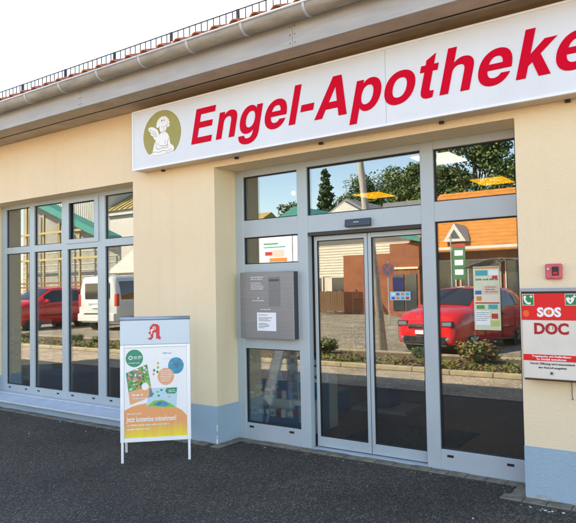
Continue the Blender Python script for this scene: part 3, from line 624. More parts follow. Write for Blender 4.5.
# map card
c4 = [(0.262, 0.672), (0.515, 0.672), (0.505, 0.482), (0.232, 0.505)]
ashape('poster_card', [c4], A_lb, 3)
ashape('poster_card_land', [[(0.236, 0.506), (0.30, 0.555), (0.38, 0.560), (0.46, 0.520), (0.503, 0.484)]], A_lg, 4)
ashape('poster_card_sea', [[(0.29, 0.515), (0.33, 0.545), (0.39, 0.548), (0.44, 0.515), (0.40, 0.497)]], A_bl, 5)
ashape('poster_card_tag', [[(0.42, 0.668), (0.512, 0.668), (0.510, 0.628), (0.49, 0.612), (0.42, 0.617), (0.405, 0.64)]], A_gr, 4)
for (a, b) in ((0.29, 0.62), (0.345, 0.60), (0.37, 0.65), (0.44, 0.585), (0.335, 0.635)): ashape('poster_card_mark', [ell(a, b, 0.012, 0.010, n=8)], rnd.choice([A_gr, A_or2, A_lg]), 4)
for (a, b) in ((0.335, 0.82), (0.34, 0.86), (0.30, 0.80), (0.34, 0.90), (0.305, 0.835)): ashape('poster_mark', [ell(a, b, 0.011, 0.014, n=8)], rnd.choice([A_gr, A_or2, A_lg]), 1)
def atext(body, x, z, size, m, bold=0, sx=1.0, lay=3, align='LEFT'): return text('lettering', body, size, m, ab, lm @ Matrix.Translation((x, -0.0048-0.0009*lay, z)) @ Matrix.Rotation(R(90), 4, 'X'), depth=0.0005, bold=bold, sx=sx, align=align)
atext('Jetzt kostenlos mitnehmen!', 0.052, 0.370, 0.066, M_print, 0.0013, 0.62)
tl = MB()
def albar(x0, z0, ws, dz, h, lay, m, sp=(0.008, 0.022)):
    mb = MB()
    for i, wl in enumerate(ws):
        for gx, gw, g0, gh in glyphs(x0, wl, h): mb.box(gx, gx+gw, -0.0048-0.0009*lay-.0004, -0.0048-0.0009*lay+.0002, z0-i*dz+g0, z0-i*dz+g0+gh, xf=lm)
    return mb.build('print', m, ab, world=False)
albar(0.055, 0.437, [0.13], 0.02, 0.012, 3, M_print); albar(0.055, 0.333, [0.38], 0.02, 0.013, 3, M_print); albar(0.055, 0.295, [0.20], 0.02, 0.013, 3, M_print)
albar(0.120, 0.957, [0.070, 0.0], 0.02, 0.016, 2, M_print); albar(0.120, 0.945, [0.060], 0.02, 0.007, 2, M_print); albar(0.072, 0.905, [0.10], 0.02, 0.008, 2, M_print)
albar(0.365, 0.825, [0.09, 0.10, 0.11, 0.10, 0.09, 0.07], 0.019, 0.009, 3, M_print, (.006, .016)); albar(0.385, 0.985, [0.085], 0.02, 0.013, 1, A_bl); albar(0.395, 0.935, [0.075], 0.02, 0.009, 1, A_lb)
albar(0.46, 0.878, [0.10], 0.02, 0.012, 2, mat('poster_brown', (0.2, 0.12, 0.06), 0.5)); albar(0.435, 0.643, [0.06, 0.07], 0.015, 0.009, 5, M_print)
albar(0.105, 0.605, [0.09], 0.02, 0.022, 5, M_print, (.012, .02)); albar(0.110, 0.578, [0.14], 0.02, 0.010, 5, M_print)
# red blackletter A of the header, built as its outline
AX, AZ, AS = 0.243, 1.122, 0.0225
Apts = [(0, 0.3), (1.4, 0.9), (1.9, 1.3), (1.4, 2.2), (0.7, 2.4), (0.8, 3.3), (1.3, 3.1), (1.3, 5.1), (2.8, 6.5), (5.0, 6.3), (6.0, 5.4), (6.0, 1.5), (6.4, 0.9), (6.8, 1.1), (6.2, -0.2), (5.2, 0.3), (4.3, 0.2), (4.3, 2.9), (3.2, 2.9), (2.9, 1.5), (3.0, 0.9), (1.8, -0.2)]
ashape('red_emblem', [[(AX+x*AS*.85, AZ+z*AS) for x, z in Apts]], mat('emblem_red', (0.62, 0.01, 0.03), 0.4), 9)
ashape('emblem_cup', [[(AX+x*AS*.85, AZ+z*AS) for x, z in [(1.7, 2.2), (2.5, 2.4), (2.3, 3.3), (3.1, 4.1), (2.0, 4.3), (1.5, 3.4), (2.0, 3.2)]], [(AX+x*AS*.85, AZ+z*AS) for x, z in ell(3.4, 4.7, .8, .7, n=12)], [(AX+x*AS*.85, AZ+z*AS) for x, z in ell(3.4, 4.7, .45, .36, n=12)]], M_print, 10)
# rear frame
bm_ = Matrix.Translation((0, 0.0, 1.30)) @ Matrix.Rotation(R(15), 4, 'X') @ Matrix.Translation((0, 0.05, -1.30))
for xx in (0.002, BW-0.022): MB().box(xx, xx+0.024, -0.01, 0.01, -0.058, 1.27, xf=bm_).build('rear_leg', M_abf, ab, world=False)
MB().box(0.026, BW-0.022, -0.008, 0.008, 0.16, 0.19, xf=bm_).build('rear_rail', M_abf, ab, world=False); MB().box(0.026, BW-0.022, -0.003, 0.003, 0.19, 1.25, xf=bm_).build('rear_backing', M_abf, ab, world=False)
#__PART2__
# ================================================================== SHOP INTERIOR
M_floor = mat('brown_floor_tile', (0.085, 0.038, 0.022), 0.45, var=0.25, vscale=5)
M_iwall = mat('interior_wall', (0.26, 0.215, 0.165), 0.9, var=0.05)
M_ceil = mat('interior_ceiling', (0.24, 0.235, 0.23), 0.9)
struct(MB().box(WL+TH, WR-TH, TH+.06, 11-TH, 0.0, 0.012).build('shop_floor', M_floor))
struct(MB().box(WL+TH, WR-TH, TH+.001, 11-TH, 2.98, 3.05).build('shop_ceiling', M_ceil))
struct(MB().box(WL+TH+.001, WR-TH-.001, 7.6, 7.7, 0.0125, 2.979).build('shop_back_wall', M_iwall))
struct(MB().box(-6.0, -5.9, TH+.08, 7.59, 0.0125, 2.979).build('shop_partition_wall', M_iwall))
struct(MB().box(4.9, 5.0, TH+.001, 7.59, 0.0125, 2.979).build('shop_side_wall', M_iwall))
E_yel = mat('yellow_light_panel', (0.8, 0.42, 0.02), 0.5, emit=((1.0, 0.44, 0.01), 0.42)); E_wht = mat('white_light_panel', (0.9, 0.9, 0.85), 0.5, emit=((1.0, 0.84, 0.70), 0.6))
M_case = mat('lamp_case', (0.6, 0.6, 0.6), 0.5)
def clight(x, y, m, lab):
    t = thing('ceiling_light', lab, 'ceiling light', (x, y, 2.98), group='flat ceiling lights in the shop')
    MB().box(x-.24, x+.24, y-.31, y+.31, 2.955, 2.979).build('frame', M_case, t); MB().box(x-.21, x+.21, y-.28, y+.28, 2.945, 2.9545).build('diffuser', m, t)
clight(1.78, 1.66, E_wht, 'white square ceiling light seen through the top pane over the doors')
for (x, y, lb) in ((-0.05, 3.66, 'yellow ceiling light seen in the middle of the wide fanlight'), (1.76, 3.55, 'yellow ceiling light seen in the right fanlight'), (-0.2, 5.45, 'yellow ceiling light seen low at the right end of the wide fanlight'), (-2.6, 5.35, 'yellow ceiling light seen low behind the post of the left fanlight'), (3.4, 3.6, 'yellow ceiling light hidden behind the right pier')):
    clight(x, y, E_yel, lb)
E_fill = mat('added_fill_panel', (0.9, 0.9, 0.85), 0.5, emit=((1.0, 0.86, 0.70), 2.0))  # for unseen glowing panels added to brighten the shop interior
for x, lb in ((-4.6, 'added fill light panel at the back left of the shop'), (-2.2, 'added fill light panel at the back, left of the shelves'), (0.4, 'added fill light panel above the left tall shelf'), (2.8, 'added fill light panel above the counter shelf')): clight(x, 6.9 if x > -4 else 4.0, E_fill, lb)
gl = thing('globe_lamp', 'small round white lamp seen in the left fanlight', 'lamp', (-0.69, 2.43, 2.98))
MB().tube([(-0.69, 2.43, 2.979), (-0.69, 2.43, 2.94)], 0.025, 14).build('base', M_case, gl); MB().tube([(-.69, 2.43, 2.94+0.03*math.cos(R(a))-.03) for a in range(0, 181, 20)], [max(.004, 0.03*math.sin(R(a))) for a in range(0, 181, 20)], 14).build('globe', E_wht, gl, smooth=True)
# floor mat behind the doors
tag(MB().box(0.98, 2.1, 0.62, 1.75, 0.0125, 0.022).build('floor_mat', mat('dark_mat', (0.025, 0.027, 0.026), 0.95, bump=0.6, bscale=150)), 'dark ribbed entrance mat behind the sliding doors', 'mat')
PC = [mat('pack_'+n, c, 0.4) for n, c in (('white', (.7, .7, .7)), ('blue', (.02, .13, .42)), ('teal', (.03, .35, .42)), ('red', (.5, .03, .03)), ('orange', (.65, .22, .04)), ('green', (.06, .3, .1)), ('cream', (.6, .52, .38)), ('navy', (.015, .03, .12)))]
ORD = ['first', 'second', 'third', 'fourth', 'fifth', 'sixth', 'seventh', 'eighth', 'ninth', 'tenth', 'eleventh', 'twelfth', 'thirteenth', 'fourteenth', 'fifteenth', 'sixteenth', 'seventeenth', 'eighteenth', 'nineteenth', 'twentieth', 'twenty-first', 'twenty-second', 'twenty-third', 'twenty-fourth']
PN = lambda m: m.name.split('_')[1]
def shelf(label, x0, x1, y0, y1, levels, cat='shelf', pack=True, glabel='', pal=None, back=True, hmax=0.2, m=None, fill=0.85, pw=(0.06, 0.12)):
    t = thing('shelf_unit', label, cat, ((x0+x1)/2, (y0+y1)/2, 0.0125))
    m = m or mat('shelf_white', (0.55, 0.53, 0.50), 0.5)
    top = levels[-1]+hmax+.05
    for xx in (x0, x1-.02): MB().box(xx, xx+.02, y0, y1, 0.0126, top).build('side_panel', m, t)
    if back: MB().box(x0+.02, x1-.02, y1-.015, y1-.001, 0.0126, top).build('back_panel', m, t)
    for li, z in enumerate(levels):
        cnt = 0
        MB().box(x0+.02, x1-.02, y0+.002, y1-.016, z-.018, z).build('shelf_board', m, t)
        if not pack: continue
        x = x0+.03
        while x < x1-.14:
            w_ = rnd.uniform(*pw)
            if rnd.random() < fill:
                h = rnd.uniform(.45, .95)*hmax; mm = rnd.choice(pal or PC); d_ = rnd.uniform(.05, .1)
                o = MB().box(x, x+w_, y0+.01, y0+.01+d_, z+.0005, z+h)
                o.box(x+.006, x+w_-.006, y0+.0085, y0+.0105, z+h*rnd.uniform(.15, .4), z+h*rnd.uniform(.55, .85), 1)
                tag(o.build('product_pack', [mm, rnd.choice(PC)]), '%s pack, %s from left, %s board up, on %s' % (PN(mm), ORD[cnt], ORD[li], glabel), 'pack', 'packs on ' + glabel); cnt += 1
            x += w_+rnd.uniform(.004, .03)
    return t
# low tiered display right behind the lower left pane
dp = thing('tiered_display', 'low tiered stand of blue and white packs behind the lower left pane', 'display stand', (0.0, 1.0, 0.0125))
MD = mat('display_blue', (0.03, 0.16, 0.36), 0.5)
for i, (yy, zz) in enumerate(((0.62, 0.20), (0.80, 0.36), (0.98, 0.52), (1.16, 0.68))):
    MB().box(-0.75, 0.62, yy, yy+0.179, 0.013, zz).build('tier', [MD, PC[0]][i % 2], dp)
    x = -0.72; cnt = 0
    while x < 0.52:
        w_ = rnd.choice([.05, .06, .085]); h = rnd.uniform(.07, .13)
        o = MB().box(x, x+w_, yy+.03, yy+.09, zz+.0005, zz+h); o.box(x+.006, x+w_-.006, yy+.0285, yy+.0305, zz+h*.2, zz+h*.7, 1)
        pal = [PC[0], PC[0], PC[1], PC[2], PC[7], PC[3]]
        mm = rnd.choice(pal); tag(o.build('product_pack', [mm, rnd.choice(pal)]), 'small %s pack, %s from left on the %s tier of the low stand' % (PN(mm), ORD[cnt], ORD[i]), 'pack', 'packs on the tiered stand'); cnt += 1
        x += w_+rnd.uniform(.006, .02)
shelf('tall wall shelf of packs seen through the left sliding door', -0.9, 0.5, 4.4, 4.75, [0.35, .7, 1.05, 1.4, 1.75], glabel='shelf behind left door leaf')
shelf('tall wall shelf of packs seen through the right sliding door', 0.7, 2.2, 5.6, 5.95, [0.35, .7, 1.05, 1.4, 1.75], glabel='shelf behind right door leaf')
shelf('wooden counter shelf far behind the right pane', 2.5, 4.2, 5.0, 5.3, [0.4, .8, 1.2], glabel='counter shelf behind right pane', m=mat('counter_wood', (0.22, 0.10, 0.045), 0.5, var=0.3, vscale=6))
# pedestal with navy block and a blue box on the floor
pd = thing('pedestal', 'navy cube on a pale grey slab inside the left sliding door', 'pedestal', (0.72, 2.55, 0.0125))
MB().box(0.30, 1.05, 2.2, 2.75, 0.0126, 0.06).build('slab', mat('slab_grey', (.3, .3, .3), .6), pd); MB().box(0.48, 0.80, 2.3, 2.6, 0.0605, 0.36).build('cube', PC[7], pd, bevel=.005)
bbx = thing('storage_box', 'bright blue open box on the floor inside the left sliding door', 'box', (0.1, 2.3, 0.0125))
MB().box(-0.12, 0.22, 1.95, 2.3, 0.0126, 0.24).build('body', PC[1], bbx, bevel=.006); MB().box(-0.13, 0.23, 1.94, 2.31, 0.24, 0.27).build('lid', PC[2], bbx, bevel=.004)
# behind the shop window: teal and white display, plant, blue block
shelf('white and teal display rack behind the leftmost window column', -5.55, -4.35, 0.75, 1.05, [0.25, .55, .85], glabel='rack in leftmost window column', pal=[PC[0], PC[2], PC[0], PC[5], PC[6]], hmax=.26, pw=(.09, .16))
bk = thing('blue_plinth_block', 'dark blue display block behind the second window column', 'display block', (-3.9, 0.8, 0.0125))
MB().box(-4.1, -3.45, 0.62, 1.15, 0.0126, 0.40).build('block', PC[7], bk, bevel=.006); MB().box(-4.12, -3.43, 0.60, 1.17, 0.401, 0.42).build('top', PC[1], bk, bevel=.003)
pot = thing('potted_plant', 'small potted plant with yellow flowers behind the second window column', 'plant', (-3.62, 0.86, 0.421))
MB().tube([(-3.62, .86, .4215), (-3.62, .86, .53)], [.05, .07], 14).build('pot', PC[6], pot)
lf = MB()
for k in range(70):
    a = rnd.uniform(0, 6.28); r_ = rnd.uniform(.02, .16); z_ = rnd.uniform(.54, .86); c0 = Vector((-3.62+r_*math.cos(a), .86+r_*math.sin(a), z_)); d_ = Vector((math.cos(a), math.sin(a), rnd.uniform(-.2, .9)))*.05; sd = Vector((-math.sin(a), math.cos(a), 0))*.016
    lf.add([c0, c0+d_*.5+sd, c0+d_, c0+d_*.5-sd], [(0, 1, 2, 3)], 0 if rnd.random() < .72 else 1)
lf.build('leaves', [mat('leaf_house', (.10, .18, .04), .6), mat('flower_yellow', (.75, .5, .03), .6)], pot)
# prints on the glass
gp = thing('window_poster', 'green edged offers poster stuck on the right pane', 'poster', (2.668, 0.36, 1.21))
MB().box(2.560, 2.778, 0.3600, 0.3655, 1.208, 1.735).build('sheet', mat('poster_green_white', (0.62, 0.68, 0.48), 0.5, var=.12, vscale=9), gp)
def gpp(x0, x1, z0, z1, m, y=.3592): MB().box(2.56+x0*.218, 2.56+x1*.218, y, y+.0012, 1.208+z0*.527, 1.208+z1*.527).build('print_patch', m, gp)
gpp(.02, .98, .965, .99, PC[4]); gpp(.08, .55, .855, .94, PC[2]); gpp(.6, .95, .86, .94, M_paper); gpp(.06, .3, .56, .62, PC[1]); gpp(.05, .97, .415, .435, PC[3]); gpp(.04, .96, .44, .55, mat('poster_pale', (.72, .66, .55), .6), .3594)
gpp(.35, .95, .56, .70, mat('poster_pink_pale', (.7, .5, .42), .6)); gpp(.06, .6, .08, .30, M_paper); gpp(.66, .9, .18, .26, PC[3]); gpp(.62, .96, .06, .15, mat('poster_lime2', (.45, .55, .15), .6)); gpp(.1, .4, .33, .39, PC[5]); gpp(.55, .9, .33, .4, PC[2]); gpp(.72, .92, .80, .85, PC[3]); gpp(.1, .3, .46, .53, PC[4], .3588)
tx = MB(); lines(tx, 2.58, 1.62, [.18], .02, .014, .3585); lines(tx, 2.58, 1.35, [.11, .1, .12, .1, .08], .016, .006, .3582); lines(tx, 2.66, 1.56, [.09, .08, .1], .02, .008, .3582); tx.build('print', mat('poster_ink_green', (.03, .12, .05), .6), gp)
sk = thing('door_sticker', 'pale blue payment sticker on the right sliding door', 'sticker', (1.86, 0.41, 1.455))
MB().box(1.760, 1.962, 0.4178, 0.4205, 1.455, 1.533).build('sheet', mat('sticker_blue', (.35, .52, .68), .5), sk)
for i in range(4):
    for j in range(2): MB().box(1.775+i*.047, 1.808+i*.047, .4170, .4180, 1.462+j*.036, 1.486+j*.036).build('card_mark', [PC[1], PC[3], PC[0], PC[4], PC[7], PC[0], PC[2], PC[3]][(i*3+j*5) % 8], sk)
st = tag(MB().box(1.79, 1.90, .4178, .4205, 1.555, 1.66).build('window_sticker', PC[7]), 'dark violet square sticker above the payment sticker', 'sticker')

# ================================================================== ACROSS THE FORECOURT (seen mirrored in the glass)
kb = struct(MB().box(-40, 30, -5.14, -4.985, 0.0, 0.075).build('kerb', M_joint))
M_kerb = mat('kerb_stone', (0.36, 0.30, 0.19), 0.9, var=0.3, vscale=6, bump=.3, bscale=40)
k0 = MB().box(0.004, 0.746, -0.078, 0.078, 0.0, 0.08).build('kerb_stone', M_kerb, kb, world=False, bevel=.008)
k0.location = (-26, -5.062, 0.012)
for i in range(1, 56): inst(k0, (-26+i*.75, -5.062, 0.012), kb)
struct(MB().box(-40, 30, -7.2, -5.145, 0.0, 0.07).build('planting_bed', mat('bark_mulch', (0.12, 0.075, 0.04), .95, var=.6, vscale=7, bump=.9, bscale=30)))
struct(MB().box(-40, 30, -7.34, -7.205, 0.0, 0.10).build('rear_kerb', M_kerb))
def leafmass(blobs, n, size, cidx, seed):
    r_ = random.Random(seed); mb = MB()
    for k in range(n):
        bx, by, bz, br, sq = r_.choice(blobs)
        d = Vector((r_.gauss(0, 1), r_.gauss(0, 1), r_.gauss(0, 1))).normalized()
        p_ = Vector((bx, by, bz)) + Vector((d.x*br, d.y*br, d.z*br*sq))*r_.uniform(.55, 1.08)
        a = (d + Vector((r_.uniform(-1, 1), r_.uniform(-1, 1), r_.uniform(-1, 1)))*.8).normalized(); b = a.orthogonal().normalized(); ang = r_.uniform(0, 6.28)
        b = (b*math.cos(ang) + a.cross(b)*math.sin(ang)); c = a.cross(b); s1 = size*r_.uniform(.6, 1.3)
        mb.add([p_, p_+b*s1*.5+c*s1*.32, p_+b*s1, p_+b*s1*.5-c*s1*.32], [(0, 1, 2, 3)], r_.choices(range(len(cidx)), cidx)[0])
    return mb
L1, L2, L3, L4 = mat('leaf_green', (.055, .11, .02), .6), mat('leaf_dark', (.03, .065, .014), .6), mat('leaf_yellow', (.17, .17, .025), .6), mat('leaf_russet', (.22, .10, .03), .6)
M_bark = mat('bark', (.13, .09, .06), .95, var=.5, vscale=8, bump=.6, bscale=20)
def shrub_mesh(seed, cidx, mats):
    r_ = random.Random(seed); blobs = [(r_.uniform(-.28, .28), r_.uniform(-.28, .28), r_.uniform(.18, .5), r_.uniform(.16, .3), .9) for _ in range(9)]
    return leafmass(blobs, 1500, .085, cidx, seed), mats
SH = []
for i, (cd, ml) in enumerate((((5, 3, 3), (L1, L2, L3)), ((3, 2, 5), (L1, L2, L3)), ((3, 1, 4), (L1, L3, L4)))):
    mb, ml = shrub_mesh(40+i, cd, ml); t = thing('shrub', '', 'shrub', (0, 0, 0)); mb.build('foliage', list(ml), t, world=False)
    stm = MB()
    for k in range(5): stm.tube([(0, 0, -.02), (rnd.uniform(-.15, .15), rnd.uniform(-.15, .15), .4)], [.014, .006], 5)
    stm.build('stem', M_bark, t, world=False); SH.append(t)
used = [False]*3
spots = [(0.28, -6.35, 0.95, 2, 'large golden shrub mirrored in front of the red hatchback'), (-1.05, -6.6, 0.46, 0, 'small green shrub mirrored beside the golden shrub'), (1.7, -6.2, 0.43, 1, 'low shrub mirrored at the right edge of the right pane'),
         (-3.3, -6.5, 0.78, 0, 'green shrub mirrored in the right sliding door beside the pole'), (-4.6, -6.7, 0.71, 1, 'yellow-green shrub mirrored in the left sliding door'), (-5.9, -6.3, 0.62, 0, 'green shrub mirrored at the left edge of the left sliding door'),
         (-7.6, -6.5, 0.62, 2, 'russet shrub mirrored in the lower left pane'), (-9.4, -6.4, 0.43, 0, 'low green shrub mirrored in the rightmost window column'), (-10.6, -6.2, 0.46, 1, 'low yellow shrub mirrored under the van'), (-12.0, -6.5, 0.43, 0, 'low green shrub mirrored under the van bumper'), (-14.3, -6.3, 0.46, 2, 'russet shrub mirrored in the second window column'), (-16.6, -6.4, 0.43, 1, 'yellow shrub mirrored at the far left of the window'), (3.6, -6.6, 0.62, 0, 'green shrub beyond the right pane, outside its mirror')]
for (x, y, sc_, kd, lb) in spots:
    t = SH[kd] if not used[kd] else copy_tree(SH[kd]); used[kd] = True
    t.location = (x, y, .07); t.scale = (sc_, sc_, sc_*.72); t.rotation_euler = (0, 0, rnd.uniform(0, 6)); t['label'] = lb; t['group'] = 'shrubs in the planting bed'
gc = MB(); r_ = random.Random(3)
for k in range(9000):
    x = r_.uniform(-22, 5); y = -5.2-abs(r_.gauss(0, .9)); 
    if y < -7.1: continue
    cl = math.sin(x*1.7)+math.sin(x*.63+2)+math.sin(y*3)
    if cl < r_.uniform(-.6, 1.4): continue
    a = r_.uniform(0, 6.28); h = r_.uniform(.02, .08); p_ = Vector((x, y, .065)); d_ = Vector((math.cos(a), math.sin(a), 0)); s_v = Vector((-math.sin(a), math.cos(a), 0))*.02
    gc.add([p_-s_v*.4, p_+d_*.05+Vector((0, 0, h*.6))+s_v, p_+d_*.11+Vector((0, 0, h)), p_+d_*.05+Vector((0, 0, h*.6))-s_v], [(0, 1, 2, 3)], r_.choices((0, 1, 2), (3, 4, 2))[0])
gc = gc.build('ground_cover', [L1, L3, L4]); gc['kind'] = 'stuff'; gc['label'] = 'low green and yellow ground cover in the planting bed'; gc['category'] = 'ground cover'

# leaning pole
pl = thing('street_pole', 'tall pale leaning wooden pole mirrored in the right sliding door', 'pole', (-2.45, -7.75, 0.0))
MB().tube([(-2.45, -7.75, -.05), (-2.72, -7.75, 2.68), (-2.98, -7.75, 5.3), (-3.2, -7.75, 7.6)], [.095, .085, .075, .065], 14).build('shaft', mat('weathered_wood', (.46, .42, .36), .8, var=.35, vscale=5, stretch=(3, 3, .3)), pl, smooth=True)
MB().box(-3.65, -2.7, -7.8, -7.7, 7.2, 7.28).build('crossarm', M_bark, pl)

# ---- cars
def lerpst(st, x):
    if x <= st[0][0]: return st[0]
    for a, b in zip(st, st[1:]):
        if x <= b[0]:
            t = (x-a[0])/(b[0]-a[0]); return tuple(p_+(q_-p_)*t for p_, q_ in zip(a, b))
    return st[-1]
def half_prof(s_):
    x, zb, zbelt, zt, wb, wbelt, wt = s_
    return [(wb, zb), (wbelt+.015, zb+(zbelt-zb)*.35), (wbelt+.02, zb+(zbelt-zb)*.7), (wbelt, zbelt), ((wbelt+wt)/2+.03*(zt-zbelt > .2), (zbelt+zt)/2), (wt, zt), (wt*.6, zt+.025), (0, zt+.035)]
def make_car(name, label, st, paint, loc, heading, spec, group=None):
    t = thing(name, label, spec.get('cat', 'car'), loc, heading, group)
    xs_ = sorted(set([s_[0] for s_ in st] + [st[0][0]+(st[-1][0]-st[0][0])*i/26 for i in range(27)]))
    mb = MB(); rings = []
    for x in xs_:
        hp = half_prof(lerpst(st, x)); ring = [(x, y, z) for y, z in hp] + [(x, -y, z) for y, z in hp[-2::-1]]
        rings.append(ring)
    n = len(rings[0]); vs = [p_ for r0 in rings for p_ in r0]; fs = []
    for i in range(len(xs_)-1): fs += [(i*n+k, i*n+k+1, (i+1)*n+k+1, (i+1)*n+k) for k in range(n-1)] + [(i*n+n-1, i*n, (i+1)*n, (i+1)*n+n-1)]
    fs += [tuple(range(n)), tuple((len(xs_)-1)*n+k for k in range(n))[::-1]]
    body = mb.add(vs, fs).build('body', paint, t, world=False, smooth=True)
    gm_ = mat('car_glass', (.012, .016, .018), .04, spec=.9)
    def side_patch(nm, x0, x1, f0, f1, sgn, m, off=.012, seg=(3, 5), par=None):
        vs = []; fs = []; N = 6
        for i in range(N+1):
            x = x0+(x1-x0)*i/N; hp = half_prof(lerpst(st, x)); a, c, b = Vector(hp[seg[0]]), Vector(hp[(seg[0]+seg[1])//2]), Vector(hp[seg[1]])
            for f in (f0, (f0+f1)/2, f1):
                q_ = a.lerp(c, f*2) if f < .5 else c.lerp(b, f*2-1)
                vs.append((x, sgn*(q_.x+off), q_.y+off*.3))
        for i in range(N): fs += [(i*3, i*3+1, (i+1)*3+1, (i+1)*3), (i*3+1, i*3+2, (i+1)*3+2, (i+1)*3+1)]
        return MB().add(vs, fs).build(nm, m, par or t, world=False, smooth=True)
    def top_patch(nm, x0, x1, fr, m, off=.012):
        vs = []; fs = []; N = 5
        dz = lerpst(st, x1)[3]-lerpst(st, x0)[3]; nrm = Vector((-dz, x1-x0)).normalized()
        if nrm.y < 0: nrm = -nrm
        for i in range(N+1):
            x = x0+(x1-x0)*i/N; hp = half_prof(lerpst(st, x))
            for (y, z) in ((hp[5][0]*fr, hp[5][1]+.004), (hp[6][0], hp[6][1]), (0, hp[7][1]), (-hp[6][0], hp[6][1]), (-hp[5][0]*fr, hp[5][1]+.004)): vs.append((x+nrm.x*off, y, z+nrm.y*off))
        for i in range(N): fs += [(i*5+k, i*5+k+1, (i+1)*5+k+1, (i+1)*5+k) for k in range(4)]
        return MB().add(vs, fs).build(nm, m, t, world=False, smooth=True)
    for (x0, x1, f0, f1) in spec['side']:
        for sg_ in (1, -1): side_patch('side_window', x0, x1, f0, f1, sg_, gm_)
    for nm, x0, x1, fr in spec['top']: top_patch(nm, x0, x1, fr, gm_)
    blk = mat('car_trim', (.012, .012, .013), .5); tyre = mat('tyre', (.015, .015, .016), .85); rim = mat('alloy', (.55, .55, .57), .3, metal=.8)
    wr = spec['wr']; W2 = spec['w2']
    for wx in spec['wheels']:
        for sg_ in (1, -1):
            MB().tube([(wx, sg_*(W2-.30), wr), (wx, sg_*(W2+.012), wr)], wr*1.20, 28).build('wheel_arch', blk, t, world=False)
            wh = MB().tube([(wx, sg_*(W2-.2), wr), (wx, sg_*(W2-.02), wr), (wx, sg_*(W2+.02), wr), (wx, sg_*(W2+.03), wr)], [wr, wr, wr*.97, wr*.80], 28).build('wheel', tyre, t, world=False)
            rm = MB().tube([(wx, sg_*(W2+.02), wr), (wx, sg_*(W2+.034), wr)], wr*.66, 24)
            rm.build('rim', blk, wh, world=False)
            sp = MB()
            for k in range(5):
                a = k*2*math.pi/5; xf = Matrix.Translation((wx, sg_*(W2+.036), wr)) @ Matrix.Rotation(a, 4, 'Y'); sp.box(-wr*.10, wr*.10, -.008, .008, 0, wr*.64, xf=xf)
            sp.build('spokes', rim, wh, world=False)
    for nm, bx, m in spec['bits']:
        MB().box(*bx).build(nm, m, t, world=False, bevel=min(.02, .3*min(bx[1]-bx[0], bx[3]-bx[2], bx[5]-bx[4])))
    for sg_ in (1, -1):
        mx_ = spec['mirror']; MB().box(mx_[0]-.06, mx_[0]+.06, min(sg_*(W2), sg_*(W2+.17)), max(sg_*W2, sg_*(W2+.17)), mx_[1], mx_[1]+.13).build('wing_mirror', paint, t, world=False, bevel=.03)
    for nm, pts, m in spec.get('shapes', []):
        for sg_ in (1, -1):
            ps = [(a, sg_*b, c) for a, b, c in pts]; nn = len(ps)
            MB().add(ps, [tuple(range(nn))]).build(nm, m, t, world=False)
    return t
P_red = mat('red_car_paint', (.52, .008, .010), .3, coat=.6); P_white = mat('white_van_paint', (.60, .60, .58), .3, coat=1.0); P_brn = mat('bronze_car_paint', (.18, .07, .035), .28, metal=.3, coat=1.0); P_gry = mat('dark_grey_car_paint', (.05, .055, .06), .28, metal=.3, coat=1.0)
M_lens = mat('headlight_glass', (.42, .46, .50), .06, metal=.6); M_tail = mat('tail_lamp', (.5, .01, .01), .15, coat=1); M_plate = mat('number_plate', (.75, .75, .72), .4)
M_chrome = mat('chrome', (.7, .7, .72), .12, metal=1.0); M_trim = mat('car_trim2', (.014, .014, .015), .45)
HAT = [(-2.05, .45, .78, .92, .68, .72, .60), (-1.97, .28, .92, 1.05, .80, .82, .66), (-1.78, .22, .96, 1.34, .82, .86, .60), (-1.35, .20, .97, 1.48, .83, .87, .56), (-.4, .20, .96, 1.54, .83, .875, .57), (.25, .20, .95, 1.50, .83, .875, .56), (.72, .20, .94, 1.26, .83, .875, .62), (1.10, .20, .95, 1.07, .83, .875, .70), (1.55, .20, .93, 1.03, .82, .865, .70), (1.85, .22, .87, .96, .80, .84, .68), (2.03, .25, .77, .86, .75, .78, .62), (2.10, .33, .66, .72, .66, .68, .54)]
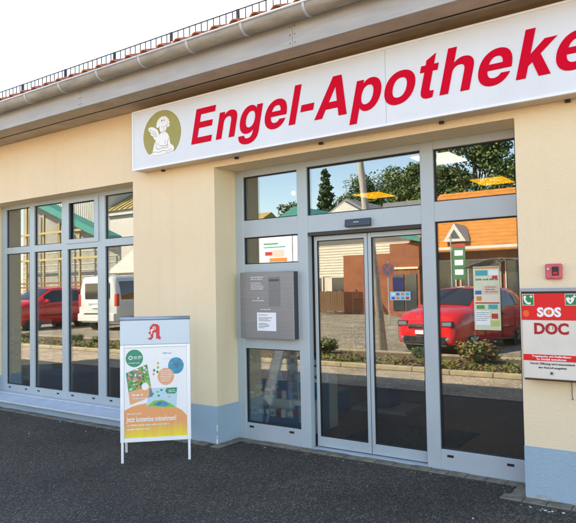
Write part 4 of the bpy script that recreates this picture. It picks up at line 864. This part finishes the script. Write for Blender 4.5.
HSPEC = dict(side=[(-.22, .70, .10, .86), (-1.12, -.28, .10, .86), (-1.55, -1.18, .16, .8)], top=[('windscreen', .30, 1.05, .94), ('rear_window', -1.95, -1.5, .9)], wr=.315, w2=.845, wheels=(-1.30, 1.28), mirror=(.70, .98),
  bits=[('grille', (2.0, 2.125, -.46, .46, .60, .70), M_trim), ('grille_bar', (2.08, 2.135, -.46, .46, .655, .672), M_chrome), ('lower_grille', (2.03, 2.125, -.60, .60, .25, .43), M_trim), ('splitter', (1.98, 2.11, -.6, .6, .215, .245), M_chrome), ('bonnet_gap', (2.02, 2.06, -.56, .56, .775, .795), M_trim), ('roof_aerial', (-1.2, -1.12, -.015, .015, 1.51, 1.62), M_trim), ('number_plate', (2.10, 2.135, -.26, .26, .46, .56), M_plate), ('badge', (2.10, 2.14, -.05, .05, .61, .70), M_chrome),
        ('rear_plate', (-2.07, -2.04, -.26, .26, .62, .72), M_plate), ('sill_trim', (-.95, .95, -.86, .86, .19, .25), M_trim)]
      + [('headlight', (1.80, 2.118, s0*.62-.13, s0*.62+.13, .66, .77), M_lens) for s0 in (1, -1)] + [('headlight_rim', (1.78, 2.11, s0*.62-.15, s0*.62+.15, .645, .785), M_trim) for s0 in (1, -1)] + [('door_gap', (xx, xx+.014, s0*.893-.006, s0*.893+.006, .3, .93), M_trim) for s0 in (1, -1) for xx in (.74, -.24, -1.02)] + [('rubbing_strip', (-1.0, .95, s0*.898-.01, s0*.898+.01, .5, .54), M_trim) for s0 in (1, -1)] + [('fog_light', (2.0, 2.12, s0*.60-.07, s0*.60+.07, .33, .41), M_lens) for s0 in (1, -1)] + [('tail_light', (-2.0, -1.8, s0*.76-.07, s0*.76+.07, .85, 1.02), M_tail) for s0 in (1, -1)]
      + [('door_handle', (-.45, -.25, s0*.895-.012, s0*.895+.012, .86, .885), M_trim) for s0 in (1, -1)])
hd = R(97.4); CG = 'cars parked across the forecourt'
make_car('parked_car', 'red hatchback mirrored in the right pane and right sliding door', HAT, P_red, (-1.2, -9.9, 0), hd, HSPEC, CG).scale = (.97, .96, .97)
make_car('parked_car', 'red family car mirrored in the two left columns of the shop window', HAT, P_red, (-20.1, -10.9, 0), R(84), HSPEC, CG).scale = (1.04, 1.04, 1.12)
make_car('parked_car', 'bronze car mirrored between the red family car and the white van', HAT, P_brn, (-21.6, -17.6, 0), hd+math.pi, HSPEC, CG)
make_car('parked_car', 'dark grey car mirrored at the right edge of the right pane', HAT, P_gry, (1.5, -13.5, 0), hd+.05, HSPEC, CG)
VAN = [(-2.50, .42, 1.0, 1.62, .84, .90, .76), (-2.47, .34, 1.03, 1.84, .90, .95, .76), (-2.36, .28, 1.05, 1.93, .92, .965, .76), (-1.0, .24, 1.06, 1.97, .92, .97, .77), (.6, .24, 1.06, 1.95, .92, .97, .77), (1.05, .24, 1.06, 1.84, .92, .97, .76), (1.55, .24, 1.05, 1.40, .92, .965, .80), (1.85, .24, 1.03, 1.14, .92, .96, .84), (2.3, .26, .90, 1.02, .88, .92, .74), (2.52, .34, .70, .80, .74, .78, .60)]
VSPEC = dict(cat='van', side=[(.35, 1.35, .06, .80), (-1.0, .22, .06, .80), (-2.25, -1.12, .06, .80)], top=[('windscreen', 1.12, 1.80, .94)], wr=.34, w2=.935, wheels=(-1.55, 1.62), mirror=(1.35, 1.12),
  bits=[('rear_window', (-2.535, -2.47, -.62, .62, 1.14, 1.70), mat('car_glass', (.012, .016, .018), .04, spec=.9)), ('rear_bumper', (-2.62, -2.40, -.92, .92, .34, .62), P_white), ('number_plate', (-2.545, -2.49, -.27, .27, .80, .92), M_plate), ('plate_trim', (-2.54, -2.485, -.45, .45, .935, .985), M_chrome), ('bumper_step', (-2.63, -2.55, -.6, .6, .58, .64), M_trim), ('grille', (2.40, 2.54, -.45, .45, .48, .66), M_trim), ('wiper', (-2.55, -2.53, -.1, .42, 1.19, 1.21), M_trim), ('sill_trim', (-1.2, 1.25, -.955, .955, .23, .30), M_trim)]
      + [('tail_light', (-2.51, -2.36, s0*.90-.075, s0*.90+.075, .86, 1.32), M_tail) for s0 in (1, -1)] + [('headlight', (2.1, 2.44, s0*.70-.14, s0*.70+.14, .70, .86), M_lens) for s0 in (1, -1)] + [('door_handle', (-.2, .02, s0*.985-.012, s0*.985+.012, .98, 1.01), M_trim) for s0 in (1, -1)])
make_car('parked_van', 'white van showing its rear, mirrored in the right columns of the shop window', VAN, P_white, (-16.5, -13.05, 0), R(263), VSPEC).scale = (1.0, 1.06, 1.09)

# ---- buildings across the street
B_or = mat('orange_roof_tile', (.52, .19, .03), .8, var=.25, vscale=2.5, bump=.4, bscale=12); B_wht = mat('white_render', (.58, .55, .50), .9, var=.06); B_gls = mat('dark_shop_glass', (.03, .035, .04), .08, spec=.8); B_ter = mat('terracotta_wall', (.27, .085, .035), .85, var=.25, vscale=2)
B_gry = mat('grey_slate', (.20, .20, .21), .8, var=.2); B_teal = mat('teal_fascia', (.03, .22, .18), .5); B_yel = mat('yellow_steel', (.42, .31, .12), .5); B_cor = mat('pale_corrugated', (.56, .54, .49), .6, var=.08, vscale=3)
sb = thing('supermarket_building', 'low shop with a broad orange tiled roof mirrored in the right pane', 'building', (-3, -28, 0))
MB().box(-13.5, 9, -34, -24.9, 0, 3.25).build('wall', B_ter, sb)
rf = MB().prism([(-23.9, 3.14), (-29.2, 6.70), (-34.9, 3.14)], 'x', -9.3, 10).build('roof', B_or, sb)
MB().prism([(-23.93, 3.12), (-23.93, 3.36), (-24.05, 3.36), (-24.05, 3.12)], 'x', -9.4, 10.1).build('eave_board', B_wht, sb)
for k in range(17):
    f = k/17; y0 = -23.9-5.3*f; z0 = 3.14+3.56*f; dy, dz = -5.3/17, 3.56/17
    MB().prism([(y0, z0+.015), (y0, z0+.075), (y0+dy, z0+dz+.03), (y0+dy, z0+dz+.01)], 'x', -9.38, 10.08).build('tile_course', B_or, rf)
for i in range(8):
    x = -8.9+i*2.2; w1 = MB().box(x, x+1.9, -24.9, -24.86, .35, 2.7).build('window', B_gls, sb); MB().box(x-.05, x, -24.9, -24.8, .3, 2.75).box(x+1.9, x+1.95, -24.9, -24.8, .3, 2.75).box(x, x+1.9, -24.9, -24.8, 2.7, 2.76).box(x, x+1.9, -24.9, -24.8, .3, .35).build('frame', B_wht, w1)
dm = MB().prism([(-7.25, 3.62), (-6.68, 4.50), (-6.12, 3.62)], 'y', -25.6, -23.99).build('dormer', B_wht, sb); MB().prism([(-6.95, 3.78), (-6.68, 4.2), (-6.42, 3.78)], 'y', -24.05, -23.96).build('pane', B_gls, dm)
pr = thing('brick_annex', 'terracotta wall annex mirrored at the top of the right sliding door', 'building', (-9.5, -24, 0))
MB().box(-10.0, -8.4, -27, -23.6, 0, 3.65).build('wall', B_ter, pr); MB().prism([(-11.6, 4.55), (-8.2, 3.66), (-8.2, 3.85), (-11.6, 4.75)], 'y', -27.1, -23.3).build('roof', B_teal, pr); MB().box(-9.8, -8.45, -23.6, -23.54, 2.35, 2.45).build('sign_band', mat('warm_white_band', (.8, .62, .35), .5), pr)
for x in (-9.85, -9.15): MB().box(x, x+.6, -23.6, -23.55, .3, 2.1).build('window', B_gls, pr)
hs = thing('siding_house', 'white weatherboard house mirrored in the left sliding door', 'house', (-15, -31, 0))
B_crm = mat('cream_weatherboard', (.60, .53, .42), .85, var=.1)
MB().box(-20.5, -11.8, -36, -30, 0, 4.9).build('wall', B_crm, hs)
for k in range(15): MB().prism([(-30.0, 2.2+k*.18), (-29.955, 2.2+k*.18), (-29.985, 2.375+k*.18), (-30.0, 2.375+k*.18)], 'x', -20.5, -11.8).build('weatherboard', B_crm, hs)
for x in (-19.2, -17.3, -15.2, -13.4): w1 = MB().box(x, x+1.1, -30, -29.94, .1, 2.1).build('window', B_gls, hs); MB().box(x-.09, x, -30, -29.9, .05, 2.18).box(x+1.1, x+1.19, -30, -29.9, .05, 2.18).box(x, x+1.1, -30, -29.9, 2.1, 2.18).build('frame', B_wht, w1)
MB().prism([(-29.4, 4.85), (-33, 6.4), (-36.6, 4.85)], 'x', -20.9, -11.5).build('roof', B_teal, hs)
gh = thing('gabled_house', 'white gabled house with grey roof mirrored in the wide fanlight', 'house', (-21, -44, 0))
MB().prism([(-24.6, 0), (-19.4, 0), (-19.4, 7.0), (-22, 8.55), (-24.6, 7.0)], 'y', -46, -40).build('wall', B_wht, gh)
MB().prism([(-25.0, 6.85), (-22, 8.65), (-19, 6.85), (-19, 7.1), (-22, 8.9), (-25.0, 7.1)], 'y', -46.4, -40.3).build('roof', B_gry, gh); MB().prism([(-19.5, 6.6), (-14.5, 6.6), (-15.5, 8.4), (-19.5, 8.4)], 'y', -46, -42).build('side_roof', B_gry, gh); MB().box(-19.3, -14.7, -46, -42.3, 0, 6.6).build('side_wall', B_wht, gh)
tg = thing('teal_roof_house', 'house with a teal green roof mirrored low in the wide fanlight', 'house', (-30, -46, 0))
MB().box(-33.5, -25.5, -50, -44, 0, 7.2).build('wall', B_wht, tg); MB().prism([(-34, 7.1), (-29.5, 9.2), (-25, 7.1)], 'y', -50.5, -43.5).build('roof', B_teal, tg)
ol = thing('ochre_roof_house', 'house with an ochre roof mirrored low in the left fanlight', 'house', (-42, -46, 0))
MB().box(-50, -36.5, -52, -45, 0, 7.6).build('wall', B_wht, ol); MB().prism([(-44.5, 7.5), (-48.5, 9.6), (-52.5, 7.5)], 'x', -50.5, -36).build('roof', mat('ochre_roof', (.40, .26, .08), .8, var=.2), ol)
# steel framed market hall on the left
hl = thing('market_hall', 'pale corrugated hall with yellow steel frame and teal roof edge mirrored in the shop window', 'hall', (-44, -32, 0))
MB().box(-58, -45.2, -45, -34.5, 0, 13.5).build('wall', B_cor, hl)
for k in range(42): MB().box(-58+k*.3, -57.85+k*.3, -34.5, -34.44, 6.0, 13.5).build('cladding_rib', B_cor, hl)
MB().box(-45.19, -39.5, -45, -34.5, 0, 8.7).build('wing_wall', B_wht, hl)
MB().box(-45.19, -39.5, -34.6, -34.2, 8.7, 9.15).build('wing_fascia', B_cor, hl)
rfw = MB().prism([(-34.0, 9.15), (-40, 12.6), (-46, 9.15)], 'x', -45.19, -39.3).build('wing_roof', mat('ochre_sheet', (.42, .33, .12), .6, var=.15), hl)
for k in range(8): MB().prism([(-34.0, 9.16), (-34.0, 9.26), (-40, 12.71), (-40, 12.61)], 'x', -45.1+k*.75, -45.0+k*.75).build('sheet_rib', B_yel, rfw)
MB().prism([(-51.5, .05), (-37.5, .05), (-37.5, 5.5), (-51.5, 10.9)], 'y', -29.6, -29.4).build('infill_wall', mat('hall_infill', (.30, .29, .25), .6, var=.25, vscale=1.5), hl)
for k in range(9): MB().box(-51.5, -37.6, -29.4, -29.36, .6+k*.55, .66+k*.55).build('infill_rail', B_cor, hl)
MB().prism([(-51.5, 10.95), (-37.3, 5.45), (-37.3, 6.05), (-51.5, 11.55)], 'y', -29.5, -28.0).build('roof_edge', B_teal, hl)
for x in (-51.2, -49.3, -46.6, -44.2, -41.4, -38.6): MB().box(x-.07, x+.07, -28.5, -28.32, 0, 10.2-(x+50.5)*.385-.2).build('steel_post', B_yel, hl)
for z in (6.75, 4.35): MB().box(-52 if z < 6 else -52, -38 if z < 6 else -40.8, -28.3, -28.15, z-.09, z+.09).build('steel_beam', B_yel, hl)
for z in (1.9, 2.25): MB().box(-52, -37, -27.6, -27.5, z-.06, z+.06).build('fence_rail', B_ter, hl)
gt = thing('white_gatehouse', 'small white pitched-roof kiosk mirrored beside the van', 'kiosk', (-33.5, -28, 0))
MB().box(-36.2, -30, -31, -28, 0, 2.9).build('wall', B_wht, gt); MB().prism([(-37.0, 2.9), (-29.5, 2.9), (-33.2, 5.0)], 'y', -31.3, -27.6).build('roof', B_cor, gt); MB().box(-35.4, -34.4, -28, -27.95, 1.0, 2.2).build('window', B_gls, gt)

# ---- trees behind
def tree(name, label, x, y, h, rw, seed, conifer=False, group='trees beyond the houses', mats=None, nleaf=17000, trunk_h=.35):
    r_ = random.Random(seed); t = thing(name, label, 'tree', (x, y, 0), r_.uniform(0, 6.28), group)
    tr = MB(); tr.tube([(0, 0, -.1), (.15, .1, h*.4), (0, 0, h*.92)], [h*.03, h*.02, h*.006], 9)
    blobs = []
    if conifer:
        for k in range(46):
            f = k/46; z = h*(.12+.86*f); rr_ = rw*(1-f)**.85*r_.uniform(.7, 1.1)+.15; a = k*2.4; blobs.append((rr_*.6*math.cos(a), rr_*.6*math.sin(a), z, rr_*.55+.15, .55))
            tr.tube([(0, 0, z), (rr_*.9*math.cos(a), rr_*.9*math.sin(a), z-.2)], [.05, .015], 4)
    else:
        for k in range(30):
            a = r_.uniform(0, 6.28); q_ = r_.random()**.5; z = h*r_.uniform(trunk_h, .95); env = rw*math.sin(math.pi*min(1, max(.08, (z/h-trunk_h*.75)/(1.06-trunk_h*.75))))**.7
            p_ = (env*q_*math.cos(a), env*q_*math.sin(a), z); blobs.append((*p_, rw*r_.uniform(.22, .40), .8))
            tr.tube([(0, 0, z*.55), (p_[0]*.5, p_[1]*.5, z*.8), p_], [h*.009, h*.005, h*.002], 5)
    tr.build('trunk', M_bark, t, world=False)
    leafmass(blobs, nleaf, .34 if not conifer else .26, (4, 3, 2), seed+1).build('crown', list(mats or (L1, L2, L3)), t, world=False)
    return t
tree('spruce_tree', 'narrow dark spruce mirrored in the wide fanlight', -36.2, -60, 16.3, 2.3, 11, True, mats=(L2, L1, L2))
tree('broadleaf_tree', 'round tree mirrored behind the gabled house', -33.6, -70, 16.2, 6.0, 12)
tree('broadleaf_tree', 'bushy tree mirrored at the right end of the wide fanlight', -26.5, -68, 16.3, 5.2, 13)
tree('broadleaf_tree', 'broad tree mirrored at the left of the right fanlight', -20.0, -56, 14.3, 4.6, 14)
tree('broadleaf_tree', 'tallest tree mirrored in the middle of the right fanlight', -15.6, -54, 15.8, 4.9, 15)
tree('broadleaf_tree', 'tall tree mirrored at the right edge of the right fanlight', -10.3, -55, 15.0, 4.8, 16)
tree('broadleaf_tree', 'thin tree mirrored low in the left fanlight', -44.5, -64, 13.0, 3.0, 17, nleaf=5000)
tree('broadleaf_tree', 'tree outside the mirrored view, right of the tall ones', -2.5, -52, 13.5, 4.6, 18)
tree('broadleaf_tree', 'rear tree mirrored between the spruce and the round tree', -40, -74, 14.6, 4.5, 19)

gr = MB(); r_ = random.Random(21)
for k in range(420):
    if k < 260: x = r_.uniform(-4.8, 3.9); y = (-.14-abs(r_.gauss(0, .05))) if not (-.02 < x < 3.0) else (.2-abs(r_.gauss(0, .06)))
    else: x = r_.uniform(-4, 4); y = r_.uniform(-2.6, -.2)
    q_ = r_.uniform(.003, .009); a = r_.uniform(0, 6.28); mi = 0 if r_.random() < .7 else (1 if r_.random() < .5 else 2)
    pts_ = [(x+q_*math.cos(a+t)*r_.uniform(.6, 1.2), y+q_*math.sin(a+t)*r_.uniform(.6, 1.2)) for t in (0, 1.3, 2.5, 3.8, 5.1)]
    gr.prism(pts_, 'z', .0042, .0042+q_*r_.uniform(.25, .8), mi)
for k in range(22):
    x = 3.08+r_.random()*.6; y = -.16-abs(r_.gauss(0, .03)); q_ = r_.uniform(.004, .013); a = r_.uniform(0, 6.28)
    gr.prism([(x+q_*math.cos(a+t)*r_.uniform(.5, 1.2), y+q_*math.sin(a+t)*r_.uniform(.5, 1.2)) for t in (0, 1.3, 2.5, 3.8, 5.1)], 'z', .0042, .0065, 3)
gr = gr.build('grit', [M_sett, mat('dry_leaf_bits', (.22, .13, .05), .9), mat('pale_grit', (.45, .44, .42), .9), M_print]); gr['kind'] = 'stuff'

# street clutter between the lot and the houses
M_post = mat('sign_post_grey', (.38, .39, .40), .5, metal=.4)
rs = thing('road_sign', 'round dark blue no-stopping sign on a post mirrored in the right sliding door', 'road sign', (-7.35, -18, 0))
MB().tube([(-7.35, -18, 0), (-7.35, -18, 2.55)], .03, 8).build('post', M_post, rs)
dsc = MB().tube([(-7.35, -17.965, 2.2), (-7.35, -17.945, 2.2)], .30, 28).build('disc', mat('sign_blue', (.03, .05, .10), .5), rs)
MB().prism([(-7.35+.30*math.cos(R(a)), 2.2+.30*math.sin(R(a))) for a in range(0, 360, 15)] , 'y', -17.9455, -17.944).build('red_rim', mat('sign_rim_red', (.26, .03, .03), .5), dsc)
MB().prism([(-7.35+.245*math.cos(R(a)), 2.2+.245*math.sin(R(a))) for a in range(0, 360, 15)] , 'y', -17.9438, -17.942).build('blue_field', MATS['sign_blue'], dsc)
for sg_ in (1, -1): MB().box(-.24, .24, -.0008, .0008, -.025, .025, xf=Matrix.Translation((-7.35, -17.9412+.0006*sg_, 2.2)) @ Matrix.Rotation(R(45*sg_), 4, 'Y')).build('red_bar', MATS['sign_rim_red'], dsc)
bn = thing('banner_flag', 'green and white banner on a pole mirrored in the right pane', 'banner', (-4.3, -20, 0))
MB().tube([(-5.35, -20, 0), (-5.35, -20, 3.6)], .03, 8).build('post', M_post, bn)
MB().box(-5.3, -4.75, -20.01, -19.99, 1.75, 3.25).build('cloth', mat('banner_green', (.03, .15, .06), .7), bn)
for z0 in (1.95, 2.35, 2.75): MB().box(-5.2, -4.85, -19.988, -19.985, z0, z0+.22).build('print_block', M_print, bn)
MB().box(-5.3, -4.75, -19.988, -19.985, 3.1, 3.22).build('red_stripe', PC[3], bn)
tr_ = thing('trolley_shelter', 'grey steel trolley shelter mirrored behind the poster', 'shelter', (-3.2, -20.5, 0))
for x in (-4.5, -1.9):
    for y in (-21.5, -19.6): MB().tube([(x, y, 0), (x, y, 2.2)], .035, 8).build('post', M_post, tr_)
MB().prism([(-4.7+3.0*i/8, 2.2+.35*math.sin(math.pi*i/8)) for i in range(9)] + [(-1.7-3.0*i/8, 2.24+.35*math.sin(math.pi*(8-i)/8)) for i in range(9)], 'y', -21.6, -19.5).build('canopy', mat('smoked_sheet', (.10, .11, .11), .2), tr_)
for z in (.5, .95): MB().tube([(-4.5, -19.6, z), (-1.9, -19.6, z)], .025, 6).build('rail', M_post, tr_)
for i in range(6):
    x = -4.2+i*.38; t_ = thing('shopping_trolley', 'wire shopping trolley, %s from the left in the mirrored shelter' % ORD[i], 'trolley', (x, -20.4, 0), group='trolleys in the shelter')
    bk_ = MB()
    for k in range(9): bk_.tube([(x-.22+k*.055, -20.85, .55), (x-.25+k*.0625, -19.9, .5), (x-.25+k*.0625, -19.85, .95)], .006, 4)
    for z in (.6, .72, .84, .95): bk_.tube([(x-.25, -19.85, z), (x+.25, -19.85, z)], .006, 4)
    bk_.build('basket', M_post, t_); MB().tube([(x-.26, -20.95, 1.02), (x+.26, -20.95, 1.02)], .016, 8).build('handle', PC[3] if i % 2 else B_yel, t_)
    MB().tube([(x-.2, -20.9, .08), (x-.24, -19.9, .5)], .014, 6).tube([(x+.2, -20.9, .08), (x+.24, -19.9, .5)], .014, 6).tube([(x-.2, -20.9, .08), (x-.2, -19.95, .12)], .014, 6).tube([(x+.2, -20.9, .08), (x+.2, -19.95, .12)], .014, 6).build('chassis', M_post, t_)
    for (wx_, wy_) in ((-.2, -20.88), (.2, -20.88), (-.2, -19.97), (.2, -19.97)): MB().tube([(x+wx_-.015, wy_, .05), (x+wx_+.015, wy_, .05)], .05, 12).build('wheel', M_dark, t_)
fn = thing('plank_fence', 'brown plank fence mirrored across the sliding doors behind the street', 'fence', (-13, -26, 0))
fp = MB().box(0, .135, -.012, .012, .08, 1.25).build('plank', mat('fence_brown', (.16, .085, .04), .85, var=.35, vscale=5, stretch=(3, 3, .4)), fn, world=False)
for i in range(52):
    if i == 0: fp.location = (-7.0, -.0, 0)
    else: inst(fp, (-7.0+i*.15, rnd.uniform(-.01, .01), rnd.uniform(-.03, .03)), fn)
for z in (.3, 1.0): MB().box(-7.05, .85, -.05, -.013, z, z+.08).build('rail', MATS['fence_brown'], fn, world=False)
for x in (-7.0, -4.4, -1.8, .75): MB().box(x-.05, x+.05, -.15, -.051, 0, 1.3).build('post', MATS['fence_brown'], fn, world=False)
lmp = thing('street_lamp', 'slim street lamp mirrored at the left of the left sliding door', 'street lamp', (-14.2, -22, 0))
MB().tube([(-14.2, -22, 0), (-14.2, -22, 4.2), (-14.15, -21.9, 4.4), (-14.1, -21.4, 4.5)], [.06, .045, .04, .035], 10).build('mast', M_post, lmp, smooth=True)
MB().box(-14.2, -14.0, -21.5, -20.9, 4.44, 4.54).build('lamp_head', M_case, lmp, bevel=.02)

bb = thing('billboard', 'white billboard with orange and pink print mirrored in the small pane above the letterbox', 'billboard', (-16, -22.2, 0))
for x in (-17.0, -14.9): MB().tube([(x, -22.25, 0), (x, -22.25, 4.3)], .06, 8).build('post', M_post, bb)
MB().box(-17.3, -14.6, -22.18, -22.1, 2.6, 4.3).build('panel', M_print, bb)
for i, (x0, x1, z0, z1, m) in enumerate(((-16.5, -15.3, 2.95, 3.15, PC[4]), (-16.3, -15.5, 3.2, 3.6, MATS['poster_pink_pale']), (-16.9, -15.4, 3.72, 3.78, PC[2]), (-16.9, -15.9, 3.9, 3.98, PC[5]), (-16.8, -16.2, 3.3, 3.5, PC[3]), (-14.95, -14.9, 2.6, 4.3, PC[7]))):
    MB().box(x0, x1, -22.099, -22.09-.001*i, z0, z1).build('print_block', m, bb)
